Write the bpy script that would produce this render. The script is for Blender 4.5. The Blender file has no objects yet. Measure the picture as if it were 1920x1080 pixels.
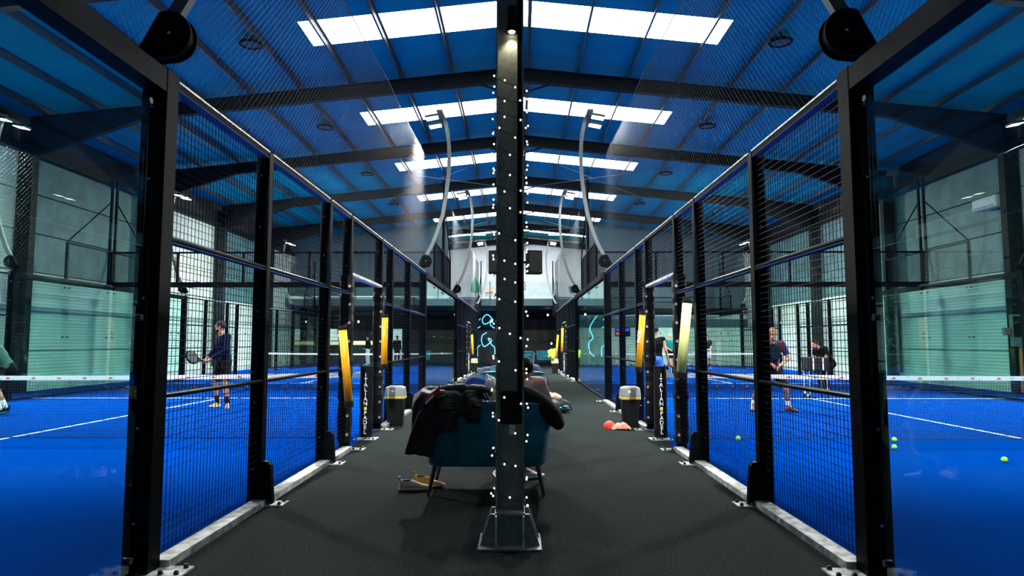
import bpy, math, random
from mathutils import Vector, Matrix, noise
random.seed(7)
S = bpy.context.scene
COL = S.collection
PI = math.pi
# ------------------------------------------------------------------ camera
cd = bpy.data.cameras.new('camera'); cam = bpy.data.objects.new('camera', cd); COL.objects.link(cam)
cd.sensor_width = 36.0; cd.lens = 1269.0 * 36 / 1920; cd.clip_start = 0.05; cd.clip_end = 200
cam.location = (0.071, 0.0, 1.3545)
cam.rotation_euler = (PI / 2 + 0.0806, 0, 0.009)
S.camera = cam
# ------------------------------------------------------------------ world, exposure
W = bpy.data.worlds.new('world'); S.world = W; W.use_nodes = True
W.node_tree.nodes['Background'].inputs[0].default_value = (0.02, 0.05, 0.09, 1)
W.node_tree.nodes['Background'].inputs[1].default_value = 0.3
vs = S.view_settings
vs.view_transform = 'Standard'; vs.look = 'None'; vs.exposure = 0.12; vs.gamma = 1.0; vs.use_curve_mapping = False
cy = S.cycles
cy.use_denoising = True; cy.max_bounces = 8; cy.diffuse_bounces = 4; cy.glossy_bounces = 4; cy.transmission_bounces = 8
cy.transparent_max_bounces = 40; cy.sample_clamp_indirect = 6.0; cy.caustics_reflective = False; cy.caustics_refractive = False
SKY_L = 8.0        # radiance of the translucent rooflights
FLOOD_W = 4200.0    # each floodlight head pair
# ------------------------------------------------------------------ materials
MATS = {}
def nodes(name):
    m = bpy.data.materials.new(name); m.use_nodes = True
    nt = m.node_tree; b = nt.nodes['Principled BSDF']
    MATS[name] = m
    return m, nt, b
def mat(name, col, rough=0.6, metal=0.0, spec=0.5, nscale=0, namt=0.0, bump=0.0, bscale=None, coat=0.0, col2=None, nlo=0.4, nhi=0.6, sheen=0.0):
    m, nt, b = nodes(name)
    b.inputs['Base Color'].default_value = (*col, 1); b.inputs['Roughness'].default_value = rough
    b.inputs['Metallic'].default_value = metal; b.inputs['Specular IOR Level'].default_value = spec
    if coat: b.inputs['Coat Weight'].default_value = coat
    if sheen:
        b.inputs['Sheen Weight'].default_value = sheen; b.inputs['Sheen Roughness'].default_value = 0.4
    tc = nt.nodes.new('ShaderNodeTexCoord')
    if nscale:
        n = nt.nodes.new('ShaderNodeTexNoise'); n.inputs['Scale'].default_value = nscale; n.inputs['Detail'].default_value = 6
        nt.links.new(tc.outputs['Object'], n.inputs['Vector'])
        r = nt.nodes.new('ShaderNodeValToRGB'); e = r.color_ramp.elements
        c2 = col2 if col2 else tuple(min(1, c * (1 + namt)) for c in col)
        c1 = col if col2 else tuple(c * (1 - namt) for c in col)
        e[0].position = nlo; e[0].color = (*c1, 1); e[1].position = nhi; e[1].color = (*c2, 1)
        nt.links.new(n.outputs['Fac'], r.inputs[0]); nt.links.new(r.outputs[0], b.inputs['Base Color'])
    if bump:
        n2 = nt.nodes.new('ShaderNodeTexNoise'); n2.inputs['Scale'].default_value = bscale or nscale or 40; n2.inputs['Detail'].default_value = 4
        nt.links.new(tc.outputs['Object'], n2.inputs['Vector'])
        bp = nt.nodes.new('ShaderNodeBump'); bp.inputs['Strength'].default_value = bump; bp.inputs['Distance'].default_value = 0.01
        nt.links.new(n2.outputs['Fac'], bp.inputs['Height']); nt.links.new(bp.outputs[0], b.inputs['Normal'])
    return m
def emis(name, col, strength):
    m, nt, b = nodes(name)
    b.inputs['Base Color'].default_value = (*[c * .8 for c in col], 1)
    b.inputs['Emission Color'].default_value = (*col, 1); b.inputs['Emission Strength'].default_value = strength
    return m
def glass(name, tint, refl=1.45, rough=0.0):
    m = bpy.data.materials.new(name); m.use_nodes = True; MATS[name] = m
    nt = m.node_tree; nt.nodes.clear()
    out = nt.nodes.new('ShaderNodeOutputMaterial'); mx = nt.nodes.new('ShaderNodeMixShader')
    tr = nt.nodes.new('ShaderNodeBsdfTransparent'); gl = nt.nodes.new('ShaderNodeBsdfGlossy'); fr = nt.nodes.new('ShaderNodeLayerWeight')
    tr.inputs[0].default_value = (*tint, 1); gl.inputs['Roughness'].default_value = rough; gl.inputs['Color'].default_value = (.85, 1, .97, 1)
    fr.inputs['Blend'].default_value = 0.5          # Schlick: the same from either face of the pane
    pw = nt.nodes.new('ShaderNodeMath'); pw.operation = 'POWER'; pw.inputs[1].default_value = 5.0
    ma = nt.nodes.new('ShaderNodeMath'); ma.operation = 'MULTIPLY_ADD'; ma.inputs[1].default_value = 0.9; ma.inputs[2].default_value = 0.018
    nt.links.new(fr.outputs['Facing'], pw.inputs[0]); nt.links.new(pw.outputs[0], ma.inputs[0])
    nt.links.new(ma.outputs[0], mx.inputs[0]); nt.links.new(tr.outputs[0], mx.inputs[1]); nt.links.new(gl.outputs[0], mx.inputs[2])
    nt.links.new(mx.outputs[0], out.inputs[0])
    return m
mat('black_paint', (0.004, 0.006, 0.008), 0.45, spec=0.02, nscale=9, namt=0.25)
mat('black_matte', (0.004, 0.005, 0.006), 0.75, spec=0.15)
mat('vinyl', (0.005, 0.006, 0.007), 0.5, spec=0.15, bump=0.5, bscale=14)
mat('wire', (0.003, 0.006, 0.010), 0.45, spec=0.10)
mat('netting', (0.008, 0.014, 0.018), 0.6, spec=0.1)
mat('net_black', (0.006, 0.008, 0.012), 0.8)
mat('galv', (0.55, 0.58, 0.56), 0.4, metal=0.35, nscale=14, namt=0.35)
mat('rail_blue_bounce', (0.10, 0.20, 0.42), 0.7, spec=0.1)  # blue court bounce under the rails is put into this colour
mat('bolt', (0.05, 0.055, 0.055), 0.35, metal=0.6)
mat('bolt_bright', (0.6, 0.6, 0.58), 0.25, metal=0.9)
mat('steel_frame', (0.005, 0.009, 0.011), 0.55, spec=0.12, nscale=3, namt=0.25)
mat('column_steel', (0.20, 0.27, 0.26), 0.45, nscale=30, namt=0.12, bump=0.05, bscale=60)
mat('purlin', (0.07, 0.09, 0.10), 0.4, metal=0.3)
mat('ceiling_bounce_tint', (0.002, 0.32, 0.38), 0.6, spec=0.1, nscale=1.2, namt=0.06)  # blue bounce light from the courts is put into the panel colour
mat('carpet', (0.0015, 0.003, 0.003), 0.95, spec=0.08, nscale=70, col2=(0.020, 0.037, 0.039), nlo=0.42, nhi=0.70, bump=1.0, bscale=150)
mat('court_blue', (0.0003, 0.036, 0.27), 0.9, spec=0.0, nscale=220, col2=(0.0005, 0.055, 0.37), bump=0.5, bscale=350)
mat('line_white', (0.8, 0.83, 0.85), 0.7, nscale=40, namt=0.1)
mat('wall_pale', (0.62, 0.70, 0.62), 0.6, nscale=2, namt=0.10)
mat('wall_white', (0.80, 0.85, 0.90), 0.7, nscale=1.5, namt=0.05)
mat('wall_grey', (0.35, 0.38, 0.38), 0.8)
mat('wall_dark', (0.012, 0.014, 0.016), 0.8)
mat('mezz_teal', (0.035, 0.085, 0.11), 0.6)
mat('net_tape', (0.82, 0.84, 0.86), 0.7, nscale=16, col2=(0.35, 0.45, 0.6), nlo=0.55, nhi=0.75)
mat('red_print', (0.6, 0.1, 0.1), 0.7)
def translucent(name, col):
    m = mat(name, col, 0.4); nt = m.node_tree; b = nt.nodes['Principled BSDF']; o = nt.nodes['Material Output']
    b.inputs['Subsurface Weight'].default_value = 1.0; b.inputs['Subsurface Radius'].default_value = (1, 1, 1); b.inputs['Subsurface Scale'].default_value = 0.06
    return
    tr = nt.nodes.new('ShaderNodeBsdfTranslucent'); tr.inputs[0].default_value = (*col, 1); mx = nt.nodes.new('ShaderNodeMixShader'); mx.inputs[0].default_value = 0.45
    nt.links.new(b.outputs[0], mx.inputs[1]); nt.links.new(tr.outputs[0], mx.inputs[2]); nt.links.new(mx.outputs[0], o.inputs[0])
translucent('orange_tube', (1.0, 0.46, 0.005)); translucent('lime_tube', (0.85, 1.0, 0.42))
mat('print_white', (0.85, 0.87, 0.87), 0.6)
mat('print_lime', (0.70, 0.85, 0.05), 0.6)
mat('velvet_blue', (0.002, 0.15, 0.23), 0.65, spec=0.25, sheen=0.5, nscale=5, namt=0.25)
mat('velvet_light', (0.02, 0.20, 0.32), 0.6, sheen=0.5)
mat('velvet_peach', (0.95, 0.50, 0.38), 0.7, sheen=0.4, nscale=5, namt=0.1)
mat('wood_dark', (0.012, 0.010, 0.009), 0.4)
mat('coat_black', (0.010, 0.0115, 0.0115), 0.6, spec=0.3, bump=0.5, bscale=25)
mat('fleece_black', (0.003, 0.003, 0.003), 0.95, bump=0.6, bscale=60)
mat('coat_navy', (0.006, 0.03, 0.075), 0.8, bump=0.5, bscale=30)
mat('cloth_red', (0.65, 0.04, 0.03), 0.7)
mat('cloth_blue', (0.01, 0.09, 0.55), 0.7)
mat('cloth_white', (0.82, 0.85, 0.85), 0.8)
mat('cloth_yellow', (0.85, 0.75, 0.25), 0.8)
mat('cloth_pink', (0.55, 0.26, 0.19), 0.85, bump=0.4, bscale=20)
mat('skin', (0.42, 0.21, 0.135), 0.55, nscale=10, namt=0.08)
mat('hair_brown', (0.012, 0.007, 0.005), 0.7, spec=0.2, bump=0.6, bscale=60)
mat('hair_grey', (0.25, 0.24, 0.22), 0.8)
mat('hair_ginger', (0.28, 0.10, 0.03), 0.7)
mat('navy_knit', (0.0015, 0.006, 0.026), 0.9, spec=0.1)
mat('short_black', (0.002, 0.0025, 0.0035), 0.85, spec=0.1)
mat('shirt_green', (0.006, 0.065, 0.05), 0.8)
mat('shirt_teal', (0.0, 0.17, 0.15), 0.85, spec=0.2)
mat('shirt_dark', (0.003, 0.015, 0.018), 0.85, spec=0.15)
mat('jeans_blue', (0.03, 0.16, 0.55), 0.8)
mat('shoe_yellow', (0.75, 0.26, 0.005), 0.7, spec=0.2)
mat('shoe_red', (0.22, 0.02, 0.008), 0.6)
mat('shoe_cream', (0.72, 0.66, 0.55), 0.75, bump=0.4, bscale=90)
mat('shoe_tan', (0.72, 0.36, 0.06), 0.7)
mat('sole_cream', (0.75, 0.58, 0.36), 0.6)
mat('sole_white', (0.8, 0.8, 0.76), 0.6)
mat('racket_teal', (0.002, 0.018, 0.024), 0.45, spec=0.2)
mat('eye_dark', (0.01, 0.008, 0.006), 0.3)
mat('lid_grey', (0.25, 0.28, 0.29), 0.45)
mat('bag_yellow', (0.60, 0.48, 0.08), 0.5)
mat('bin_black', (0.006, 0.007, 0.008), 0.45, spec=0.15)
mat('ball', (0.55, 0.90, 0.08), 0.9, bump=0.3, bscale=120)
mat('cyan_print', (0.0, 0.45, 0.65), 0.6)
mat('paper', (0.92, 0.92, 0.88), 0.8)
mat('pole_steel', (0.09, 0.11, 0.115), 0.4, metal=0.3)
mat('ac_white', (0.75, 0.78, 0.74), 0.5)
mat('box_grey', (0.10, 0.13, 0.12), 0.5)
mat('pipe_orange', (0.45, 0.14, 0.03), 0.6)
mat('plastic_green', (0.0, 0.35, 0.16), 0.5)
emis('skylight', (0.93, 0.97, 1.0), SKY_L)
emis('flood_lens', (1.0, 0.97, 0.86), 28.0)
emis('added_fill', (0.95, 0.98, 1.0), 260.0)  # emission of the unseen lights added for the end wall
emis('bulb', (1.0, 0.86, 0.74), 3.0)
emis('warm_lamp', (1.0, 0.78, 0.5), 9.0)
emis('neon', (0.12, 0.62, 1.0), 2.2)
emis('led_blue', (0.02, 0.05, 1.0), 1.6)
emis('led_red', (1.0, 0.08, 0.03), 1.6)
emis('screen', (0.75, 0.88, 0.95), 1.0)
emis('bar_glow', (1.0, 0.78, 0.48), 1.0)
glass('glass', (0.76, 0.89, 0.87))
glass('glass_end', (0.90, 0.97, 0.95))
glass('glass_clear', (0.93, 0.98, 0.97))
# striped jersey
m, nt, b = nodes('jersey')
tc = nt.nodes.new('ShaderNodeTexCoord'); wv = nt.nodes.new('ShaderNodeTexWave'); rp = nt.nodes.new('ShaderNodeValToRGB')
wv.inputs['Scale'].default_value = 2.2; wv.bands_direction = 'X'; wv.inputs['Distortion'].default_value = 0
rp.color_ramp.interpolation = 'CONSTANT'; rp.color_ramp.elements[0].color = (0.002, 0.008, 0.07, 1); rp.color_ramp.elements[1].color = (0.09, 0.004, 0.012, 1); rp.color_ramp.elements[1].position = 0.5
nt.links.new(tc.outputs['Object'], wv.inputs['Vector']); nt.links.new(wv.outputs[0], rp.inputs[0]); nt.links.new(rp.outputs[0], b.inputs['Base Color']); b.inputs['Roughness'].default_value = 0.8
# horizontally ribbed cladding
m, nt, b = nodes('cladding')
b.inputs['Roughness'].default_value = 0.55
tc = nt.nodes.new('ShaderNodeTexCoord'); wv = nt.nodes.new('ShaderNodeTexWave'); wv.bands_direction = 'Z'; wv.inputs['Scale'].default_value = 3.2
nz = nt.nodes.new('ShaderNodeTexNoise'); nz.inputs['Scale'].default_value = 1.3
rp = nt.nodes.new('ShaderNodeValToRGB'); rp.color_ramp.elements[0].color = (0.50, 0.64, 0.54, 1); rp.color_ramp.elements[1].color = (0.60, 0.75, 0.64, 1)
bp = nt.nodes.new('ShaderNodeBump'); bp.inputs['Strength'].default_value = 0.6; bp.inputs['Distance'].default_value = 0.02
nt.links.new(tc.outputs['Object'], wv.inputs['Vector']); nt.links.new(tc.outputs['Object'], nz.inputs['Vector'])
nt.links.new(nz.outputs[0], rp.inputs[0]); nt.links.new(rp.outputs[0], b.inputs['Base Color'])
nt.links.new(wv.outputs[0], bp.inputs['Height']); nt.links.new(bp.outputs[0], b.inputs['Normal'])

# ------------------------------------------------------------------ mesh helpers
class MB:
    def __init__(s): s.v = []; s.f = []
    def add(s, vs, fs):
        o = len(s.v); s.v += [tuple(v) for v in vs]; s.f += [tuple(i + o for i in f) for f in fs]; return s
    def box(s, x0, x1, y0, y1, z0, z1):
        return s.add([(x0,y0,z0),(x1,y0,z0),(x1,y1,z0),(x0,y1,z0),(x0,y0,z1),(x1,y0,z1),(x1,y1,z1),(x0,y1,z1)],
                     [(0,3,2,1),(4,5,6,7),(0,1,5,4),(1,2,6,5),(2,3,7,6),(3,0,4,7)])
    def cbox(s, x0, x1, y0, y1, z0, z1, c=0.008):
        # chamfered box built as three nested octagon rings
        def ring(z, i):
            a, b_, d, e = x0 + i, x1 - i, y0 + i, y1 - i; k = c
            return [(a+k,d,z),(b_-k,d,z),(b_,d+k,z),(b_,e-k,z),(b_-k,e,z),(a+k,e,z),(a,e-k,z),(a,d+k,z)]
        rs = [ring(z0, c), ring(z0 + c, 0), ring(z1 - c, 0), ring(z1, c)]
        return s.loft(rs)
    def loft(s, rings, cap=True, closed=True):
        n = len(rings[0]); vs = [p for r in rings for p in r]; fs = []
        for i in range(len(rings) - 1):
            for j in range(n if closed else n - 1):
                k = (j + 1) % n
                fs.append((i*n+j, i*n+k, (i+1)*n+k, (i+1)*n+j))
        if cap:
            fs.append(tuple(range(n - 1, -1, -1))); fs.append(tuple(range((len(rings)-1)*n, len(rings)*n)))
        return s.add(vs, fs)
    def prism(s, poly, a, b, axis='z'):
        def P(p, t):
            return {'z': (p[0], p[1], t), 'y': (p[0], t, p[1]), 'x': (t, p[0], p[1])}[axis]
        return s.loft([[P(p, a) for p in poly], [P(p, b) for p in poly]])
    def tube(s, pts, r, n=8, cap=True, flat=None):
        pts = [Vector(p) for p in pts]; rings = []
        for i, p in enumerate(pts):
            t = (pts[min(i+1, len(pts)-1)] - pts[max(i-1, 0)]).normalized()
            up = Vector((0,0,1)) if abs(t.z) < 0.95 else Vector((0,1,0))
            a = t.cross(up).normalized(); b_ = t.cross(a).normalized()
            rr = r[i] if isinstance(r, (list, tuple)) else r
            rings.append([p + a*math.cos(2*PI*k/n + PI/n)*rr + b_*math.sin(2*PI*k/n + PI/n)*rr for k in range(n)])
        return s.loft(rings, cap)
    def wire(s, a, b, r):                     # three-sided strand, no caps
        a = Vector(a); b = Vector(b); t = (b-a).normalized()
        up = Vector((0,0,1)) if abs(t.z) < 0.9 else Vector((1,0,0))
        u = t.cross(up).normalized(); w = t.cross(u)
        o = [(u*math.cos(k*2*PI/3) + w*math.sin(k*2*PI/3))*r for k in range(3)]
        return s.add([a+q for q in o] + [b+q for q in o], [(0,1,4,3),(1,2,5,4),(2,0,3,5)])
    def lathe(s, prof, n=16, c=(0,0,0), cap=True):
        return s.loft([[(c[0]+r*math.cos(2*PI*k/n), c[1]+r*math.sin(2*PI*k/n), c[2]+z) for k in range(n)] for r, z in prof], cap)
    def ell(s, c, r, nu=12, nv=8, rot=None):
        c = Vector(c); rings = []
        for i in range(nv + 1):
            th = PI * (0.02 + 0.96 * i / nv)
            ring = []
            for k in range(nu):
                p = Vector((r[0]*math.sin(th)*math.cos(2*PI*k/nu), r[1]*math.sin(th)*math.sin(2*PI*k/nu), -r[2]*math.cos(th)))
                ring.append(c + (rot @ p if rot else p))
            rings.append(ring)
        return s.loft(rings)
    def cap(s, a, b, ra, rb, n=10):           # tapered capsule
        a = Vector(a); b = Vector(b); d = (b-a)
        if d.length < 1e-6: return s.ell(a, (ra,)*3)
        t = d.normalized(); up = Vector((0,0,1)) if abs(t.z) < 0.95 else Vector((0,1,0))
        u = t.cross(up).normalized(); w = t.cross(u); rings = []
        for q in (-0.98, -0.7, -0.35, 0): rings.append((a + t*ra*q, ra*math.sqrt(1-q*q)))
        for q in (0, 0.35, 0.7, 0.98): rings.append((b + t*rb*q, rb*math.sqrt(1-q*q)))
        return s.loft([[p + u*math.cos(2*PI*k/n)*r + w*math.sin(2*PI*k/n)*r for k in range(n)] for p, r in rings])
    def cyl(s, a, b, ra, rb, n=12):           # flat-ended tapered tube
        return s.tube([a, b], [ra, rb], n)
    def mesh(s, name, smooth=False):
        me = bpy.data.meshes.new(name); me.from_pydata([tuple(v) for v in s.v], [], s.f); me.update()
        if smooth: me.polygons.foreach_set('use_smooth', [True]*len(me.polygons))
        return me
def fixn(me):
    import bmesh
    bm = bmesh.new(); bm.from_mesh(me); bmesh.ops.recalc_face_normals(bm, faces=bm.faces); bm.to_mesh(me); bm.free(); return me
def obj(name, mb, m, parent=None, loc=(0,0,0), rot=(0,0,0), smooth=False, label=None):
    me = mb if isinstance(mb, bpy.types.Mesh) else fixn(mb.mesh(name, smooth))
    if m and not me.materials: me.materials.append(MATS[m])
    o = bpy.data.objects.new(name, me); COL.objects.link(o)
    o.parent = parent; o.location = loc; o.rotation_euler = rot
    if label: o['label'] = label
    return o
def mesh(name, mb, m, smooth=False):
    me = fixn(mb.mesh(name, smooth)); me.materials.append(MATS[m]); return me
def tag(o, label, cat, group=None, kind=None):
    o['label'] = label
    if cat: o['category'] = cat
    if group: o['group'] = group
    if kind: o['kind'] = kind
    return o
def thing(name, label, cat, loc=(0,0,0), rotz=0, group=None):
    o = bpy.data.objects.new(name, None); COL.objects.link(o); o.location = loc; o.rotation_euler = (0,0,rotz)
    o.empty_display_size = 0.1
    return tag(o, label, cat, group)
def struct(name, label, mb=None, m=None, loc=(0,0,0)):
    o = obj(name, mb, m, None, loc) if mb else bpy.data.objects.new(name, None)
    if not mb: COL.objects.link(o); o.location = loc
    o['kind'] = 'structure'; o['label'] = label
    return o
def B(*a): return MB().box(*a)
def rough_up(mb, amp, sc, seed=0.0, keep=None):
    out = []
    for v in mb.v:
        p = Vector(v); q = p*sc + Vector((seed, seed*1.7, -seed))
        d = Vector((noise.noise(q), noise.noise(q + Vector((9,3,1))), noise.noise(q + Vector((2,8,5)))))
        fold = abs(noise.noise(q*1.9 + Vector((4,4,4)))) - 0.25
        out.append(tuple(p + d*amp + p.normalized()*fold*amp*0.6))
    mb.v = out
    return mb
def remesh(mb, voxel, smooth_iter=2):
    me = fixn(mb.mesh('tmp')); o = bpy.data.objects.new('tmp', me); COL.objects.link(o)
    r = o.modifiers.new('r', 'REMESH'); r.mode = 'VOXEL'; r.voxel_size = voxel
    if smooth_iter:
        k = o.modifiers.new('s', 'SMOOTH'); k.factor = 0.5; k.iterations = smooth_iter
    dg = bpy.context.evaluated_depsgraph_get()
    out = bpy.data.meshes.new_from_object(o.evaluated_get(dg))
    bpy.data.objects.remove(o); bpy.data.meshes.remove(me)
    out.polygons.foreach_set('use_smooth', [True]*len(out.polygons))
    return out
def oct(x0, x1, y0, y1, c):
    return [(x0+c,y0),(x1-c,y0),(x1,y0+c),(x1,y1-c),(x1-c,y1),(x0+c,y1),(x0,y1-c),(x0,y0+c)]

# ------------------------------------------------------------------ dimensions
FX = 2.084          # corridor face of the fences
OX = 11.95          # outer side of the courts
NY = [9.72, 29.72]  # net lines of the two courts of each side
EY = 19.70          # shared back wall between the courts
WX = 13.8           # hall side walls
RAF = [6.1*k for k in range(0, 9)]
RZ, SLOPE = 8.60, 0.103   # rafter underside at the ridge, roof fall
Y0, Y1 = -9.0, 49.0

# ================================================================== SETTING
struct('floor', 'dark grey speckled carpet of the corridor', B(-FX-0.04, FX+0.04, Y0, 44, -0.1, 0), 'carpet')
for s, nm in ((-1, 'left'), (1, 'right')):
    x0, x1 = sorted((s*(FX+0.04), s*WX))
    fl = struct('floor_court_' + nm, 'bright blue court turf on the %s side' % nm, B(x0, x1, Y0, 44, -0.1, 0.0), 'court_blue')
    for n in NY:
        cx = s*7.2
        ln = [(cx-0.025, cx+0.025, n-6.95, n+6.95)]
        for q in (-6.95, 6.95):
            a, b_ = sorted((s*(FX+0.12), s*OX)); ln.append((a, b_, n+q-0.025, n+q+0.025))
        for q in ln: obj('court_line', B(q[0], q[1], q[2], q[3], 0.0, 0.004), 'line_white', fl)
struct('floor_lounge', 'dark floor under the mezzanine', B(-WX, WX, 44, Y1, -0.1, 0), 'wall_dark')
# side walls: horizontal cladding panels between steel columns
row_h = 1.12
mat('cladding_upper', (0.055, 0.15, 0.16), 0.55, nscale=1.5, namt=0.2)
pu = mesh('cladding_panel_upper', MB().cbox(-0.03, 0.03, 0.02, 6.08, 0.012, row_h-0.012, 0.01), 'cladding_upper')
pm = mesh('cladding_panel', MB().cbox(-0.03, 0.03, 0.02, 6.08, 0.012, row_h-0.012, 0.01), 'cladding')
for s, nm in ((-1, 'left'), (1, 'right')):
    w = struct('wall_' + nm, 'pale ribbed cladding of the %s hall wall' % nm, B(min(s*(WX+0.03), s*(WX+0.25)), max(s*(WX+0.03), s*(WX+0.25)), Y0, Y1, 0, 8.2), 'wall_dark')
    for k in range(-1, 8):
        for r in range(6):
            obj('cladding_panel', pu if r >= 3 and k not in ((2, 4, 6) if s < 0 else (2, 6)) else pm, None, w, (s*WX, 6.1*k, r*row_h))  # pale upper rows in some bays stand in for floodlight on the wall
    obj('eave_beam', B(-0.12, 0.12, Y0, Y1, 6.62, 6.85), 'steel_frame', w, (s*(WX-0.15), 0, 0))
    obj('kerb', B(-0.06, 0.06, Y0, Y1, 0, 0.3), 'wall_pale', w, (s*(WX-0.09), 0, 0))
    for k, y in enumerate(RAF):
        c = struct('column_' + nm, 'dark steel wall column on the %s side' % nm)
        c.location = (s*(WX-0.32), y, 0)
        obj('web', B(-0.18, 0.18, -0.012, 0.012, 0, 7.4), 'steel_frame', c)
        for q in (-1, 1): obj('flange', B(q*0.19-0.012, q*0.19+0.012, -0.12, 0.12, 0, 7.4), 'steel_frame', c)
struct('wall_back', 'white end wall above the mezzanine', B(-WX, WX, Y1, Y1+0.2, 3.9, 10), 'wall_white')
struct('wall_back_lower', 'black end wall of the lounge', B(-WX, WX, 47.0, 47.2, 0, 3.5), 'wall_dark')
struct('wall_front', 'grey wall behind the viewer', B(-WX, WX, Y0-0.2, Y0, 0, 10), 'wall_grey')
# pale partition closing the right-hand courts
wp = struct('wall_partition', 'pale green partition wall behind the far right court', B(3.6, WX, 40.6, 40.8, 0, 3.4), 'wall_pale')
obj('ledge', B(3.6, WX, 40.42, 40.6, 3.1, 3.4), 'steel_frame', wp)
obj('band', B(3.6, WX, 40.57, 40.61, 2.25, 2.75), 'mezz_teal', wp)
struct('wall_upper', 'grey blue upper wall over the partition', B(4.2, WX, 40.85, 41.0, 3.4, 9.2), 'mezz_teal')
struct('wall_upper_left', 'grey blue upper wall left of the mezzanine', B(-WX, -4.2, 40.85, 41.0, 3.9, 9.2), 'mezz_teal')
# ---- roof
ceil = struct('ceiling', 'pitched roof, panels tinted with blue bounce light, with steel rafters and rooflights')
tilt = math.atan(SLOPE)
SHEET = RZ + 0.38 + 0.16
PX = [0.35 + 1.4*k for k in range(10)]
cols = [0.0] + PX + [WX+0.1]
STRIP = [15.45 + 6.1*k for k in range(-1, 6)]; SW, SX = 1.25, 4.95
def roof_z(x): return SHEET - SLOPE*abs(x)
def panel(x0, x1, y0, y1, m, name, t=0.05):
    for s in (-1, 1):
        a, b_ = s*x0, s*x1
        mb = MB().add([(a,y0,roof_z(a)),(b_,y0,roof_z(b_)),(b_,y1,roof_z(b_)),(a,y1,roof_z(a)),
                       (a,y0,roof_z(a)+t),(b_,y0,roof_z(b_)+t),(b_,y1,roof_z(b_)+t),(a,y1,roof_z(a)+t)],
                      [(0,1,2,3),(4,5,6,7),(0,1,5,4),(1,2,6,5),(2,3,7,6),(3,0,4,7)])
        obj(name, mb, m, ceil)
bays = [Y0, -6.1] + RAF + [Y1]
for i in range(len(bays)-1):
    a, b_ = bays[i], bays[i+1]
    if b_ - a < 0.3: continue
    st = [y for y in STRIP if a < y < b_]
    for x0, x1 in zip(cols[:-1], cols[1:]):
        if st and x0 < SX:
            y = st[0]; xe = min(x1, SX)
            panel(x0, xe, a, y-SW/2, 'ceiling_bounce_tint', 'ceiling_panel'); panel(x0, xe, y+SW/2, b_, 'ceiling_bounce_tint', 'ceiling_panel')
            panel(x0, xe, y-SW/2, y+SW/2, 'skylight', 'skylight_pane')
            if xe < x1: panel(xe, x1, a, b_, 'ceiling_bounce_tint', 'ceiling_panel')
        else: panel(x0, x1, a, b_, 'ceiling_bounce_tint', 'ceiling_panel')
for x in PX:
    for s in (-1, 1):
        z = roof_z(x) - 0.005
        mb = MB().prism([(-0.004,-0.17),(0.004,-0.17),(0.004,-0.01),(0.05,-0.01),(0.05,0),(-0.004,0)], Y0, Y1, 'y').prism([(-0.045,-0.17),(0.0,-0.17),(0.0,-0.162),(-0.045,-0.162)], Y0, Y1, 'y')
        obj('purlin', mb, 'purlin', ceil, (s*x, 0, z))
for y in RAF:
    rf = bpy.data.objects.new('rafter', None)
    for s in (-1, 1):
        mb = MB()
        L = WX - 0.3
        def rz(x): return RZ - SLOPE*x
        prof = [(0, rz(0)), (L-3.2, rz(L-3.2)), (L, rz(L)-0.75), (L, rz(L)+0.38), (0, rz(0)+0.38)]
        mb.prism([(s*p, q) for p, q in prof], y-0.008, y+0.008, 'y')
        for (a, b_) in ((0, 1), (1, 2), (4, 3)):
            (xa, za), (xb, zb) = prof[a], prof[b_]; e = 0.018 if a < 2 else -0.018
            vs_ = []
            for (xx, zz) in ((xa, za), (xb, zb)):
                for yy in (-0.09, 0.09):
                    for dz in (0, e): vs_.append((s*xx, y+yy, zz+dz))
            mb.add(vs_, [(0,1,3,2),(4,5,7,6),(0,2,6,4),(1,3,7,5),(0,1,5,4),(2,3,7,6)])
        obj('rafter', mb, 'steel_frame', ceil)
        obj('knee_brace', MB().tube([(s*0.12, y, RZ-0.35), (s*0.95, y, RZ-0.1)], 0.03, 6), 'steel_frame', ceil)
    bpy.data.objects.remove(rf)
# wind bracing rods
for (y, s) in ((24.4, -1), (24.4, 1), (36.6, -1), (36.6, 1)):
    obj('bracing_rod', MB().tube([(s*0.3, y+0.1, RZ-0.2), (s*6.0, y+6.0, RZ-0.8)], 0.012, 6), 'pole_steel', ceil)
    obj('bracing_rod', MB().tube([(s*6.0, y+0.1, RZ-0.8), (s*0.3, y+6.0, RZ-0.2)], 0.012, 6), 'pole_steel', ceil)
# ---- mezzanine
mz = struct('mezzanine', 'mezzanine deck with glass balustrade at the end of the hall')
obj('deck', B(-WX, 4.2, 40.0, Y1, 3.54, 3.95), 'mezz_teal', mz)
for k in range(9):
    x = -13.6 + 2.0*k
    obj('balustrade_pane', B(x+0.02, min(x+1.98, 4.2), 40.04, 40.055, 3.95, 4.95), 'glass_clear', mz)
    obj('baluster', B(x-0.02, x+0.02, 40.03, 40.08, 3.95, 4.98), 'black_paint', mz)
    obj('kick_plate', B(x, min(x+2.0, 4.2), 40.10, 40.11, 3.95, 4.12), 'wall_white', mz)
for x in (-12, -8, -4, 3.2): obj('support_post', B(x-0.08, x+0.08, 40.2, 40.36, 0, 3.54), 'black_paint', mz)

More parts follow.
